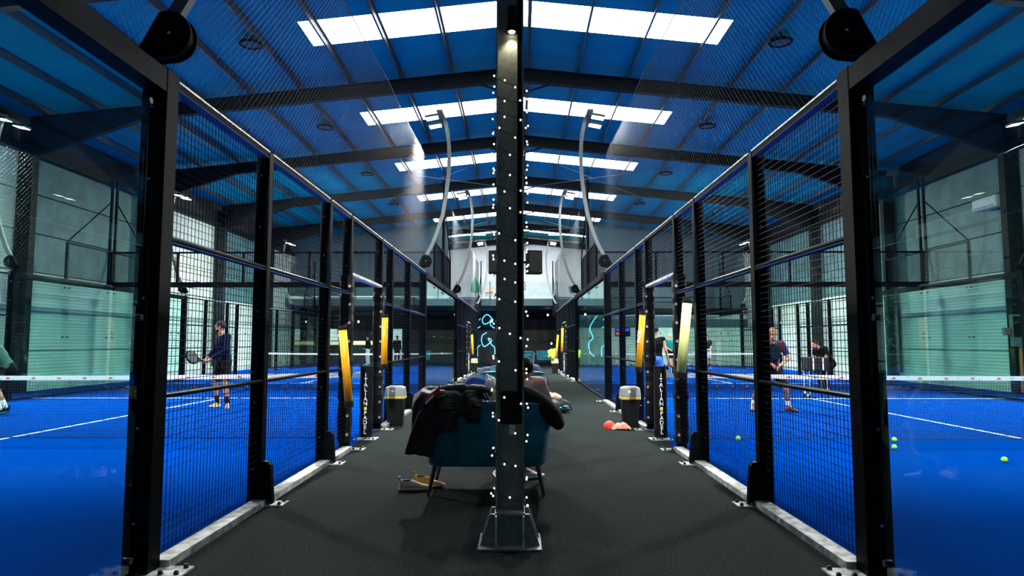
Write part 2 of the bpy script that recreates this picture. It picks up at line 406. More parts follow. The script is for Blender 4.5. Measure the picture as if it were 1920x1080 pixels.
# ================================================================== FENCES
POSTS = [-5.62, -3.92, -2.0, -1.0, 1.0, 1.9, 3.78, 6.12]
WR = 0.0026
def dbox(d, x0, x1, *r):
    a, b_ = sorted((d*x0, d*x1)); return B(a, b_, *r)
def wires(d, y0, y1, z0, z1, x=0.04, p=0.05, r=WR):
    mb = MB(); n = int((y1-y0)/p); off = ((y1-y0) - n*p)/2
    for k in range(n+1): mb.wire((d*x, y0+off+k*p, z0), (d*x, y0+off+k*p, z1), r)
    m_ = int((z1-z0)/p)
    for k in range(m_+1): mb.wire((d*(x-0.004), y0, z0+k*p), (d*(x-0.004), y1, z0+k*p), r)
    return mb
bolt_me = mesh('bolt', MB().lathe([(0.016,0),(0.016,0.012),(0.010,0.022),(0.003,0.024)], 8), 'bolt')
rivet_me = mesh('bolt_bright', MB().lathe([(0.011,0),(0.010,0.005),(0.004,0.009)], 8), 'bolt_bright')
def torus(R, r, n=12, m_=5):
    mb = MB(); rings = []
    for i in range(n):
        a = 2*PI*i/n
        rings.append([((R + r*math.cos(2*PI*k/m_))*math.cos(a), (R + r*math.cos(2*PI*k/m_))*math.sin(a), r*math.sin(2*PI*k/m_)) for k in range(m_)])
    rings.append(rings[0])
    return mb.loft(rings, cap=False)
eyelet_me = mesh('eyelet', torus(0.013, 0.005), 'galv')
clamp_me = mesh('clamp', MB().lathe([(0.02,-0.022),(0.02,0.022)], 10), 'bolt')
def netting(t, x, y0, y1, near_sag=False, step=0.075):
    def top(y):
        z = 3.0
        if near_sag: z -= 0.62*max(0, (11.0-y)/11.0)**1.2
        return z - 0.06*abs(math.sin(y*0.8))
    mb = MB(); H = 3.0; k = -H
    while k < (y1-y0):
        for dr in (1, -1):
            ya = y0 + k if dr == 1 else y1 - k
            t0 = max(0.0, -k); t1 = min(H, (y1-y0) - k)
            if t1 <= t0: continue
            a = (0, ya + dr*t0, t0); b_ = Vector((0, ya + dr*t1, t1))
            zt = top(b_.y)
            if b_.z > zt: b_ = Vector((0, b_.y - dr*(b_.z-zt), zt))
            if b_.z > t0: mb.wire(a, b_, 0.0011)
        k += step
    nm = obj('safety_net', mb, 'netting', t, (x, -t.location.y, 3.0), label='fine diamond netting')
    n = 40
    obj('rope', MB().tube([(0, y0+(y1-y0)*q/n, top(y0+(y1-y0)*q/n)) for q in range(n+1)], 0.007, 5), 'net_black', nm)
def fence(s, ci, outer, label):
    d = -s if outer else s
    n = NY[ci]; t = thing('court_fence', label, 'fence', (s*(OX if outer else FX), n, 0), 0, 'court side fences')
    for i, y in enumerate(POSTS):
        big = i in (0, 7); hw = 0.075 if big else 0.05; dx = 0.155 if big else 0.115
        x0, x1 = sorted((0, d*dx))
        p = obj('post', MB().prism(oct(x0, x1, -hw, hw, 0.008), 0, 3.0 if not big else 3.04), 'black_paint', t, (0, y, 0))
        for z in (0.30, 0.85, 1.62, 2.35, 2.8):
            obj('bolt', rivet_me, None, p, (d*dx*0.55, -hw, z), (PI/2, 0, 0))
        if not outer:
            px0, px1 = sorted((d*-0.20, d*0.10))
            obj('base_plate', MB().box(px0, px1, -0.09, 0.09, 0, 0.012), 'galv', p)
            for (bx, by) in ((-0.165, -0.06), (-0.165, 0.06), (-0.075, -0.065)): obj('anchor_bolt', bolt_me, None, p, (d*bx, by, 0.012))
            if i in (1, 2, 5, 6):
                obj('gusset', MB().prism([(d*0.0, 0.012), (d*-0.10, 0.012), (d*-0.075, 0.33), (d*-0.05, 0.36), (0, 0.36)], -0.045, 0.02, 'y'), 'black_paint', p)
    bays = [(0,1),(1,2),(2,3),(4,5),(5,6),(6,7)]
    for a, b_ in bays:
        ya = POSTS[a] + (0.075 if a == 0 else 0.05); yb = POSTS[b_] - (0.075 if b_ == 7 else 0.05)
        obj('mesh_panel', wires(d, ya, yb, 0.07, 2.98), 'wire', t, label='square welded wire mesh')
        for z in (1.03, 2.0): obj('rail', MB().tube([(d*0.02, ya-0.02, z), (d*0.02, yb+0.02, z)], 0.017, 8), 'black_paint', t)
        obj('rail_flange', dbox(d, 0.0, 0.06, ya, yb, 1.976, 1.980), 'rail_blue_bounce', t)
        tr_ = obj('top_rail', dbox(d, 0.005, 0.06, ya, yb, 2.96, 3.0), 'black_paint', t)
        obj('rail_flange', dbox(d, 0.004, 0.075, ya, yb, 2.954, 2.958), 'rail_blue_bounce', tr_)
        obj('rail_cap', dbox(d, 0.0, 0.05, ya, yb, 3.0, 3.014), 'galv', t)
        if not outer: obj('base_strip', dbox(d, -0.055, 0.06, ya, yb, 0, 0.05), 'galv', t)
    obj('mesh_panel', wires(d, POSTS[3]+0.05, POSTS[4]-0.05, 2.3, 2.98), 'wire', t)
    obj('top_rail', dbox(d, 0.005, 0.06, POSTS[3]+0.05, POSTS[4]-0.05, 2.96, 3.0), 'black_paint', t)
    obj('rail_cap', dbox(d, 0.0, 0.05, POSTS[3]+0.05, POSTS[4]-0.05, 3.0, 3.014), 'galv', t)
    obj('door_lintel', MB().prism(oct(min(0, d*.09), max(0, d*.09), 2.215, 2.265, .012), -0.95, 0.95, 'y'), 'galv', t)
    if not outer:
        for i in (3, 4):
            y = POSTS[i]; rings = []
            for k in range(30):
                z = 0.10 + k*(2.12/29); j = 0.010*noise.noise(Vector((z*6, i*3.1+s, ci)))+0.004*math.sin(z*40)
                x0, x1 = sorted((d*(-0.02-j), d*(0.135+j)))
                rings.append([(a, y+b_, z) for a, b_ in oct(x0, x1, -0.085-j, 0.07+j, 0.02)])
            pd = obj('padding', MB().loft(rings), 'vinyl', t, smooth=False, label='laced black vinyl padding')
            for k in range(9):
                obj('eyelet', eyelet_me, None, pd, (d*0.005, y-0.088, 0.2+k*0.235), (PI/2, 0, 0))
    # glass returns at both ends
    for (ya, yb) in ((-9.92, -5.70), (6.20, 9.96)):
        ym = (ya+yb)/2
        for a, b_ in ((ya, ym), (ym, yb)):
            g = obj('glass_pane', dbox(d, 0.055, 0.067, a+0.008, b_-0.008, 0.03, 2.9), 'glass', t)
            for q in (a+0.09, b_-0.09):
                for z in (0.12, 1.5, 2.8): obj('clamp', clamp_me, None, g, (d*0.061, q, z), (0, PI/2, 0))
        obj('top_beam', dbox(d, 0.0, 0.125, ya, yb, 2.89, 3.03), 'black_paint', t)
        obj('base_channel', dbox(d, 0.03, 0.09, ya, yb, 0.0, 0.035), 'black_paint', t)
        ua, ub = (ya, ya+1.95) if ya < 0 else (yb-1.95, yb)
        obj('upper_mesh', wires(d, ua, ub, 3.05, 3.98), 'wire', t)
        for q in (ua, ub): obj('upper_post', dbox(d, 0.02, 0.08, q-0.03, q+0.03, 3.03, 4.02), 'black_paint', t)
        obj('upper_rail', dbox(d, 0.02, 0.07, ua, ub, 3.98, 4.02), 'black_paint', t)
        # tall stay post and its diagonal braces at the court corner
        q = ya+0.06 if ya < 0 else yb-0.06; k = 1 if ya < 0 else -1
        obj('stay_post', dbox(d, 0.0, 0.06, q-0.03, q+0.03, 3.0, 6.15), 'black_paint', t)
        obj('stay', MB().tube([(d*0.03, q, 5.5), (d*0.03, q+k*1.85, 4.05)], 0.02, 6), 'black_paint', t)
    if outer: netting(t, 0, 8.0 if ci == 0 else 19.8, 19.6 if ci == 0 else 39.6, False, 0.12)
    else: netting(t, d*0.15, -0.1 if ci == 0 else 19.8, 19.6 if ci == 0 else 39.6, ci == 0)
    return t
where = {(-1,0,0): 'near fence of wire mesh and glass left of the corridor', (1,0,0): 'near fence of wire mesh and glass right of the corridor',
         (-1,1,0): 'far fence of wire mesh and glass left of the corridor', (1,1,0): 'far fence of wire mesh and glass right of the corridor',
         (-1,0,1): 'fence along the left hall wall beside the near court', (1,0,1): 'fence along the right hall wall beside the near court',
         (-1,1,1): 'fence along the left hall wall beside the far court', (1,1,1): 'fence along the right hall wall beside the far court'}
for k, l in where.items(): fence(k[0], k[1], k[2] == 1, l)
# ---- glass back walls between the courts
def back_wall(s, y, label):
    t = thing('glass_back_wall', label, 'glass wall', (0, y, 0), 0, 'glass back walls')
    a, b_ = FX+0.06, OX-0.06; n = 5; w = (b_-a)/n
    for k in range(n):
        x0, x1 = sorted((s*(a+k*w+0.006), s*(a+(k+1)*w-0.006)))
        g = obj('glass_pane', B(x0, x1, -0.006, 0.006, 0.03, 2.97), 'glass_end', t)
        for q in (x0+0.1, x1-0.1):
            for z in (1.62,): obj('clamp', clamp_me, None, g, (q, 0, z), (PI/2, 0, 0))
        for q in (0.2, 0.6, 1.3, 1.7): obj('foot_clamp', MB().cbox(-0.05, 0.05, -0.05, 0.05, 0, 0.10, 0.02), 'bolt', g, (x0+q, 0, 0))
    x0, x1 = sorted((s*a, s*b_))
    obj('top_beam', B(x0, x1, -0.06, 0.06, 2.97, 3.12), 'black_paint', t)
    mb = MB(); x = x0
    while x < x1: mb.wire((x, 0, 3.12), (x, 0, 3.98), WR); x += 0.05
    for k in range(18): mb.wire((x0, 0.004, 3.12+k*0.05), (x1, 0.004, 3.12+k*0.05), WR)
    obj('upper_mesh', mb, 'wire', t)
    obj('upper_rail', B(x0, x1, -0.025, 0.025, 3.97, 4.02), 'black_paint', t)
    for k in range(n+1): obj('upper_post', B(s*(a+k*w)-0.03, s*(a+k*w)+0.03, -0.03, 0.03, 3.12, 4.0), 'black_paint', t)
back_wall(-1, EY, 'glass back wall between the two left courts'); back_wall(1, EY, 'glass back wall between the two right courts')
back_wall(-1, 39.7, 'glass back wall closing the far left court'); back_wall(1, 39.7, 'glass back wall closing the far right court')
# ---- court nets
def court_net(s, y, label):
    t = thing('court_net', label, 'net', (0, y, 0), 0, 'padel court nets')
    xa, xb = FX+0.10, OX-0.10; n = 40
    def top(u): return 0.925 - 0.045*math.sin(PI*u)
    ra, rb = [], []
    rings = []
    for k in range(n+1):
        u = k/n; x = s*(xa+(xb-xa)*u); z = top(u)
        rings.append([(x, -0.008, z-0.062), (x, 0.008, z-0.062), (x, 0.010, z), (x, -0.010, z)])
    tp = obj('net_tape', MB().loft(rings), 'net_tape', t)
    for k in range(26):
        x = s*(xa + 0.25 + k*0.37)
        if abs(x) < xb: obj('printed_mark', MB().prism([(-0.035,-0.012),(0.035,-0.012),(0.02,0.004),(0,0.014),(-0.02,0.004)], -0.0115, -0.0095, 'y'), 'red_print', tp, (x, 0, top((abs(x)-xa)/(xb-xa))-0.032))
    mb = MB(); step = 0.042; k = 0
    while xa + k*step < xb:
        u = k*step/(xb-xa); x = s*(xa+k*step)
        pts = [(x + 0.012*noise.noise(Vector((x*1.3, z*4, y))), 0.02*noise.noise(Vector((x*.8, z*2, 1+y))), 0.012+(top(u)-0.07)*z) for z in (0, .25, .5, .75, 1)]
        for a, b_ in zip(pts[:-1], pts[1:]): mb.wire(a, b_, 0.0027)
        k += 1
    for r in range(20):
        z = r/20
        m_ = 60
        for q in range(m_):
            u0, u1 = q/m_, (q+1)/m_
            P = []
            for u in (u0, u1):
                x = s*(xa+(xb-xa)*u); P.append((x, 0.02*noise.noise(Vector((x*.8, z*2, 1+y))), 0.012+(top(u)-0.07)*z + (0.012*noise.noise(Vector((x*2, y, 3))) if r == 0 else 0)))
            mb.wire(P[0], P[1], 0.0027 if r else 0.007)
    nm = obj('net_mesh', mb, 'net_black', t)
for s, a in ((-1, 'left'), (1, 'right')):
    court_net(s, NY[0], 'black court net with white tape across the near %s court' % a)
    court_net(s, NY[1], 'black court net with white tape across the far %s court' % a)
# ---- net post covers with lettering
def text_mesh(body, size, line=1.0, extrude=0.0015):
    c = bpy.data.curves.new('t', 'FONT'); c.body = body; c.size = size; c.align_x = 'CENTER'; c.space_line = line; c.extrude = extrude
    c.offset = 0.0014
    o = bpy.data.objects.new('t', c); COL.objects.link(o)
    dg = bpy.context.evaluated_depsgraph_get(); me = bpy.data.meshes.new_from_object(o.evaluated_get(dg))
    bpy.data.objects.remove(o); return me
letters = {}
for ch in set('ITALIANPADEL'): letters[ch] = text_mesh(ch, 0.076); letters[ch].materials.append(MATS['print_white'])
def net_box(s, y, label):
    t = thing('net_post_cover', label, 'post cover', (s*2.075, y, 0), 0, 'net post covers')
    rings = []
    for k in range(24):
        z = 0.03 + k*0.985/23; j = 0.006*noise.noise(Vector((z*7, s*2, y)))
        rings.append([(a, b_, z) for a, b_ in oct(-0.083-j, 0.083+j, -0.07-j, 0.07+j, 0.025)])
    obj('cover', MB().loft(rings), 'vinyl', t)
    obj('base_plate', MB().box(-0.16, 0.16, -0.11, 0.11, 0, 0.012), 'galv', t)
    for bx in (-0.12, 0.12, 0.0): obj('anchor_bolt', bolt_me, None, t, (bx, -0.09, 0.012))
    obj('top_strap', MB().box(-0.086, 0.086, -0.076, 0.076, 1.012, 1.022), 'vinyl', t)
    z = 0.87
    for ch in 'ITALIAN#PADEL':
        if ch == '#': obj('square_mark', MB().box(-0.02, 0.02, -0.078, -0.074, z, z+0.045), 'print_lime', t)
        else: obj('letter', letters[ch], None, t, (0, -0.078, z), (PI/2, 0, 0))
        z -= 0.0655
net_box(-1, NY[0]-0.06, 'black padded net post cover lettered ITALIAN PADEL, near left'); net_box(1, NY[0]-0.06, 'black padded net post cover lettered ITALIAN PADEL, near right')
net_box(-1, NY[1]-0.06, 'small distant lettered net post cover on the left by the bin'); net_box(1, NY[1]-0.06, 'small distant lettered net post cover on the right by the bin')
# ---- curved floodlight poles
PROF = [(-0.04,0.27),(0.15,0.62),(0.264,0.91),(0.40,1.35),(0.475,1.80),(0.53,2.30),(0.545,2.70),(0.535,3.05),(0.50,3.35),(0.447,3.60),(0.36,3.83)]
disc_poly = [(0.15*math.cos(a), 0.15*math.sin(a)+0.27) for a in [PI*(0.62 - 1.05*k/16) for k in range(17)]] + [(-0.10, 0.11), (-0.155, 0.13), (-0.175, 0.18)]
def flood(x, y, inward, label, aim, power=1.0, cone=125, lit=True):
    t = thing('floodlight_pole', label, 'floodlight', (x, y, 3.02), 0, 'curved floodlight poles')
    f = inward
    pl = MB()
    for q in (-0.05, 0.035): pl.prism([(f*a, b_-0.02) for a, b_ in disc_poly], q, q+0.015, 'y')
    pl.prism([(f*a*0.9, (b_-0.27)*0.9+0.25) for a, b_ in disc_poly], -0.035, 0.035, 'y')
    obj('base_bracket', pl, 'black_paint', t)
    for q in (-0.06, 0.06): obj('clevis_bolt', rivet_me, None, t, (f*0.02, q, 0.25), (PI/2, 0, 0))
    rings = []
    for i, (a, z) in enumerate(PROF):
        p0, p1 = PROF[max(i-1,0)], PROF[min(i+1,len(PROF)-1)]
        tx, tz = p1[0]-p0[0], p1[1]-p0[1]; l = math.hypot(tx, tz); nx, nz = tz/l*0.042, -tx/l*0.042
        rings.append([(f*(a-nx), -0.03, z-nz), (f*(a+nx), -0.03, z+nz), (f*(a+nx), 0.03, z+nz), (f*(a-nx), 0.03, z-nz)])
    obj('pole', MB().loft(rings), 'pole_steel', t)
    obj('cross_arm', MB().box(min(f*0.28, f*0.42), max(f*0.28, f*0.42), -0.42, 0.42, 3.72, 3.77), 'pole_steel', t)
    for q in (-0.3, 0.3):
        h = obj('lamp_head', MB().cbox(-0.16, 0.16, -0.13, 0.13, 0.0, 0.06, 0.012), 'bolt', t, (f*0.17, q, 3.60), (0, f*-0.18, 0))
        obj('lens', MB().box(-0.14, 0.14, -0.11, 0.11, -0.006, 0.0), 'flood_lens' if lit else 'lid_grey', h)
        if lit:
            ld = bpy.data.lights.new('flood_beam', 'SPOT'); ld.energy = FLOOD_W*power; ld.spot_size = math.radians(cone); ld.spot_blend = 0.8; ld.shadow_soft_size = 0.12
            ld.color = (1.0, 0.97, 0.88)
            lo = bpy.data.objects.new('flood_beam', ld); COL.objects.link(lo); lo.parent = t; lo.location = (f*0.17, q, 3.56)
            lo.rotation_euler = (Vector(aim) - Vector((x + f*0.17, y + q, 6.58))).to_track_quat('-Z', 'Y').to_euler()
fp = [NY[0]+POSTS[0], NY[0]+POSTS[7], NY[1]+POSTS[0], NY[1]+POSTS[7]]
ordn = ['nearest', 'second', 'third', 'farthest']
for s, a in ((-1, 'left'), (1, 'right')):
    for k, y in enumerate(fp):
        flood(s*(FX+0.03), y, -s, 'curved floodlight pole on the %s corridor fence, %s from the viewer' % (a, ordn[k]), (s*6.5, 13.0 if k == 0 else NY[k//2] + (0.5, 2.5)[k % 2], 0.6), 0.6 if k == 0 else 1.0, 90 if k == 0 else 125)
        flood(s*OX, y, s, 'curved floodlight pole along the %s hall wall, %s from the viewer' % (a, ordn[k]), (s*7.5, 13.0 if k == 0 else NY[k//2] + (0.5, 2.5)[k % 2], 0.6), 0.6 if k == 0 else 1.0, 90 if k == 0 else 125)

# ================================================================== CENTRE COLUMN AND STRING LIGHTS
CX, CY = 0.015, 4.72
col = thing('steel_column', 'dark steel column in the middle of the corridor wound with fairy lights', 'column', (CX, CY, 0))
obj('web', B(-0.09, 0.09, -0.006, 0.006, 0.02, 8.55), 'column_steel', col)
for q in (-1, 1): obj('flange', B(min(q*0.085, q*0.096), max(q*0.085, q*0.096), -0.085, 0.085, 0.02, 8.55), 'column_steel', col)
obj('cable_trunking', B(0.052, 0.084, -0.045, -0.006, 0.9, 8.5), 'black_paint', col)
obj('cover_plate', B(-0.065, 0.078, -0.03, -0.008, 0.80, 1.02), 'bin_black', col)
obj('sticker', B(-0.006, 0.036, -0.012, -0.0062, 0.80-0.075, 0.80-0.008), 'paper', col, rot=(0, 0, 0))
ft = obj('base_cap', B(-0.10, 0.10, -0.11, 0.11, 0.21, 0.225), 'galv', col)
obj('base_block', B(-0.085, 0.085, -0.10, 0.10, 0, 0.21), 'column_steel', col)
for q in (-1, 1):
    obj('front_stiffener', MB().prism([(-0.11, 0.21), (-0.15, 0.21), (-0.17, 0.0), (-0.11, 0.0)], q*0.091-0.006, q*0.091+0.006, 'x'), 'galv', col)
    for y in (-0.10, 0.10):
        obj('side_gusset', MB().prism([(q*0.097, 0.0), (q*0.20, 0.0), (q*0.13, 0.21), (q*0.097, 0.21)], y-0.006, y+0.006, 'y'), 'column_steel', col)
        obj('gusset_edge', MB().tube([(q*0.13, y-0.007, 0.212), (q*0.20, y-0.007, 0.004)], 0.004, 4), 'galv', col)
        obj('gusset_top', B(min(q*0.097, q*0.13), max(q*0.097, q*0.13), y-0.008, y+0.008, 0.21, 0.216), 'galv', col)
obj('floor_plate', B(-0.21, 0.21, -0.19, 0.19, 0, 0.012), 'column_steel', col)
# fairy lights: wire turns measured down the column, a bulb every few centimetres
st = thing('fairy_lights', 'string of warm white fairy lights spiralling around the steel column', 'string lights', (CX, CY, 0))
turns = [3.22, 3.09, 2.985, 2.86, 2.73, 2.585, 2.455, 2.335, 2.15, 1.97, 1.85, 1.70, 1.51, 1.285, 1.06, 0.86, 0.63, 0.36, 0.235]
hw_, hd_ = 0.103, 0.095
per = [(-hw_, hd_), (-hw_, -hd_), (hw_, -hd_), (hw_, hd_)]
pts = []
for i in range(len(turns)-1):
    za, zb = turns[i], turns[i+1]
    for (q, (x, y)) in enumerate(per):
        f = [0.0, 0.06, 0.55, 0.75][q]
        nx, ny = per[(q+1) % 4]; nf = [0.06, 0.55, 0.75, 1.0][q]
        for k in range(6):
            u = k/6; z = za + (zb-za)*(f + (nf-f)*u)
            pts.append(Vector((x+(nx-x)*u, y+(ny-y)*u, z - 0.012*math.sin(PI*u) + 0.004*random.uniform(-1, 1))))
obj('wire', MB().tube(pts, 0.0022, 4), 'net_black', st)
bulb_me = mesh('bulb', MB().ell((0, 0, 0), (0.0066, 0.0066, 0.0076), 8, 5), 'bulb', True)
sock_me = mesh('socket', MB().tube([(0, 0, 0), (0, 0, 0.016)], 0.0035, 5), 'net_black')
d_acc = 0.0
for a, b_ in zip(pts[:-1], pts[1:]):
    d_acc += (b_-a).length
    if d_acc > 0.075:
        d_acc = random.uniform(-0.018, 0.012)
        o = Vector((b_.x, b_.y, 0)).normalized()
        side = abs(b_.x) > hw_-0.002
        p = b_ + o*random.uniform(0.006, 0.016)*(1.6 if side else 0.7) + Vector((0, 0, random.choice((-0.016, -0.016, 0.014))))
        bb = obj('bulb', bulb_me, None, st, p)
        dirv = (b_ - p); q = dirv.to_track_quat('Z', 'Y').to_euler()
        obj('socket', sock_me, None, bb, (0, 0, 0), q)
# up and down spotlight on the column
sp = thing('column_spotlight', 'slim black box spotlight glowing warm high on the steel column', 'lamp', (CX+0.012, CY-0.045, 3.57))
obj('housing', MB().cbox(-0.03, 0.03, -0.03, 0.038, 0, 0.185, 0.006), 'black_matte', sp)
obj('lens', MB().lathe([(0.024, -0.004), (0.026, 0.002)], 14), 'warm_lamp', sp)
ld = bpy.data.lights.new('warm_beam', 'SPOT'); ld.energy = 5; ld.spot_size = math.radians(90); ld.spot_blend = 0.7; ld.color = (1, .75, .5); ld.shadow_soft_size = 0.02
lo = bpy.data.objects.new('warm_beam', ld); COL.objects.link(lo); lo.parent = sp; lo.location = (0, -0.01, -0.012); lo.rotation_euler = (0.25, 0, 0)
# far column carrying the two loudspeakers
c2 = thing('speaker_column', 'distant steel column that carries the two loudspeakers', 'column', (0.0, 18.3, 0))
obj('web', B(-0.11, 0.11, -0.006, 0.006, 0, 8.5), 'column_steel', c2)
for q in (-1, 1): obj('flange', B(min(q*0.105, q*0.117), max(q*0.105, q*0.117), -0.1, 0.1, 0, 8.5), 'column_steel', c2)
for s, lab in ((-1, 'black loudspeaker peeking out left of the steel column'), (1, 'black loudspeaker seen right of the steel column')):
    t = thing('loudspeaker', lab, 'loudspeaker', (s*0.50, 18.15, 3.20), s*0.25, 'loudspeakers')
    obj('cabinet', MB().prism(oct(-0.20, 0.20, -0.17, 0.17, 0.05), 0.0, 0.62), 'black_matte', t)
    obj('grille', MB().cbox(-0.17, 0.17, -0.185, -0.168, 0.03, 0.59, 0.008), 'bin_black', t)
    obj('bracket', B(min(-s*0.44, -s*0.19), max(-s*0.44, -s*0.19), -0.02, 0.05, 0.28, 0.34), 'black_paint', t)
    obj('power_light', B(0.1, 0.115, -0.189, -0.184, 0.05, 0.06), 'led_red', t)

# ================================================================== SEATING
def tub(w, dep, hb, ha, z0, flare, th, r=0.16):
    path = []
    n = 8
    for k in range(n+1): path.append((-w, dep + (r-dep)*k/n, 1.0, (-1, 0)))
    for k in range(1, 9):
        a = PI + (PI/2)*k/8; path.append((-w + r + r*math.cos(a), r + r*math.sin(a), 0, (math.cos(a), math.sin(a))))
    for k in range(1, 9): path.append((-w + r + (2*w-2*r)*k/8, 0, 0, (0, -1)))
    for k in range(1, 9):
        a = 1.5*PI + (PI/2)*k/8; path.append((w - r + r*math.cos(a), r + r*math.sin(a), 0, (math.cos(a), math.sin(a))))
    for k in range(1, n+1): path.append((w, r + (dep-r)*k/n, 1.0, (1, 0)))
    rings = []
    for (x, y, _, nn) in path:
        u = max(0, min(1, y/(dep*0.8))); u = u*u*(3-2*u); h = hb + (ha-hb)*u
        nx, ny = nn
        def P(off, z):
            f = flare*max(0, (z-z0))/(hb-z0); e = off + f
            return (x + nx*e, y + ny*e*0.6, z)
        rings.append([P(-0.02, z0), P(0.0, z0+0.03), P(0.0, z0+(h-z0)*0.5), P(0.0, h-0.035), P(-0.012, h-0.01), P(-th*0.5, h), P(-th+0.012, h-0.01), P(-th, h-0.04), P(-th, z0+0.02), P(-th+0.02, z0)])
    return MB().loft(rings), path
def seat(name, label, cat, loc, rotz, w, dep, hb, ha, shell_m, pip_m, group, legz=0.26, th=0.11, flare=0.08):
    t = thing(name, label, cat, loc, rotz, group)
    mb, path = tub(w, dep, hb, ha, legz, flare, th)
    sh = obj('shell', mb, shell_m, t, smooth=True)
    def pip(o):
        p = []
        for (x, y, _, nn) in path:
            u = max(0, min(1, y/(dep*0.8))); u = u*u*(3-2*u); h = hb + (ha-hb)*u
            e = flare*(h-legz)/(hb-legz) + o
            p.append((x + nn[0]*e, y + nn[1]*e*0.6, h - (0.016 if o > -0.05 else 0.012)))
        return MB().tube(p, 0.007, 5)
    obj('piping', pip(0.0), pip_m, sh); obj('piping', pip(-th+0.008), pip_m, sh)
    obj('seat_base', MB().cbox(-w+0.04, w-0.04, 0.05, dep-0.01, legz, legz+0.12, 0.02), shell_m, t)
    obj('seat_cushion', MB().cbox(-w+th+0.005, w-th-0.005, th+0.02, dep+0.02, legz+0.12, legz+0.23, 0.035), shell_m, t)
    for sx in (-1, 1):
        for (y, dy) in ((0.08, -0.03), (dep-0.1, 0.02)):
            obj('leg', MB().tube([(sx*(w-0.08), y, legz+0.02), (sx*(w-0.02), y+dy, 0.0)], [0.024, 0.014], 8), 'wood_dark', t)
    return t
seat('sofa', 'petrol blue two seat sofa behind the steel column, back to the viewer', 'sofa', (-0.215, 6.08, 0), 0, 0.535, 0.74, 0.83, 0.63, 'velvet_blue', 'velvet_light', None)
seat('armchair', 'blue armchair just beyond the seated person', 'armchair', (0.0, 8.55, 0), 0, 0.37, 0.66, 1.0, 0.66, 'velvet_blue', 'velvet_light', 'row of corridor armchairs')
seat('armchair', 'peach armchair with a dark navy jacket over its back', 'armchair', (0.05, 10.1, 0), 0, 0.38, 0.66, 0.92, 0.64, 'velvet_peach', 'velvet_peach', 'row of corridor armchairs')
seat('armchair', 'blue armchair in front of the peach one, fourth seat along the corridor', 'armchair', (0.0, 12.3, 0), 0, 0.37, 0.66, 0.95, 0.66, 'velvet_blue', 'velvet_light', 'row of corridor armchairs')
seat('armchair', 'blue armchair with rounded back, second from the far end of the row', 'armchair', (0.12, 20.6, 0), 0, 0.37, 0.66, 1.0, 0.66, 'velvet_blue', 'velvet_light', 'row of corridor armchairs')
seat('armchair', 'farthest blue armchair of the corridor row', 'armchair', (0.22, 23.2, 0), 0.15, 0.38, 0.66, 1.06, 0.68, 'velvet_blue', 'velvet_light', 'row of corridor armchairs')
seat('sofa', 'dark sofa in the unlit lounge under the mezzanine', 'sofa', (2.2, 43.5, 0), PI, 0.9, 0.75, 0.85, 0.62, 'velvet_blue', 'velvet_light', None)

# ================================================================== CLOTHES, BAGS, SHOES
def grid_cloth(fn, nu, nv, th=0.012):
    mb = MB(); P = [[Vector(fn(i/nu, j/nv)) for j in range(nv+1)] for i in range(nu+1)]
    idx = lambda i, j: i*(nv+1)+j
    top = [p for r in P for p in r]; fs = []
    for i in range(nu):
        for j in range(nv): fs.append((idx(i,j), idx(i+1,j), idx(i+1,j+1), idx(i,j+1)))
    mb.add(top, fs); me = mb
    return me
def solid(o, th):
    m_ = o.modifiers.new('thickness', 'SOLIDIFY'); m_.thickness = th; m_.offset = 0
    sm = o.modifiers.new('smooth', 'SUBSURF'); sm.levels = 1; sm.render_levels = 1
    return o
# black winter jacket over the left shoulder of the sofa back
jk = thing('winter_jacket', 'black hooded winter jacket draped over the left end of the sofa back', 'jacket', (-0.55, 6.08, 0.85))
def jacket_body(u, v):            # v: from the seat side over the back edge and down the rear
    x = -0.31 + 0.60*u
    prof = [(0.30, -0.12), (0.20, -0.02), (0.12, 0.055), (0.03, 0.06), (-0.07, 0.03), (-0.105, -0.06), (-0.115, -0.16)]
    f = v*(len(prof)-1); i = min(int(f), len(prof)-2); w = f-i
    y = prof[i][0]*(1-w)+prof[i+1][0]*w; z = prof[i][1]*(1-w)+prof[i+1][1]*w
    drop = -0.10*max(0, v-0.6)*(1-u)*2
    nz = noise.noise(Vector((u*6, v*5, 1)))*0.045 + abs(noise.noise(Vector((u*11, v*7, 4))))*0.035
    if u < 0.12: z -= 0.10*(0.12-u)/0.12
    return (x, y-nz*0.5, z+drop+nz*1.1+0.02)
b0 = solid(obj('body', grid_cloth(jacket_body, 26, 22), 'coat_black', jk, smooth=True), 0.03)
def jacket_skirt(u, v):           # the long panel that hangs off the corner to the left
    x0, x1 = -0.16 - 0.20*v, 0.06 - 0.18*v
    x = x0 + (x1-x0)*u - 0.02*math.sin(v*3)
    y = 0.02 - 0.17*min(1, v*3) + 0.04*math.sin(u*PI) + 0.02*noise.noise(Vector((u*5, v*3, 2)))
    z = 0.03 - 0.49*v + 0.05*(1-u)*(1-v) - 0.03*u*v
    return (x, y, z + 0.03*noise.noise(Vector((u*4, v*6, 7))))
solid(obj('hanging_panel', grid_cloth(jacket_skirt, 14, 20), 'coat_black', jk, smooth=True), 0.025)
def sleeve(pts, r, m_, seed, parent, name='sleeve'):
    mb = MB(); n = 24; P = []
    vs_ = [Vector(p) for p in pts]
    for k in range(n+1):
        f = k/n*(len(vs_)-1); i = min(int(f), len(vs_)-2); w = f-i
        P.append(vs_[i].lerp(vs_[i+1], w))
    R = [r*(1 + 0.14*abs(math.sin(k*1.15+seed)) + 0.12*noise.noise(Vector((k*.5, seed, 0)))) * (0.92 if k > n-3 else 1) for k in range(n+1)]
    mb.tube(P, R, 14)
    return obj(name, rough_up(mb, r*0.22, 14, seed), m_, parent, smooth=True)
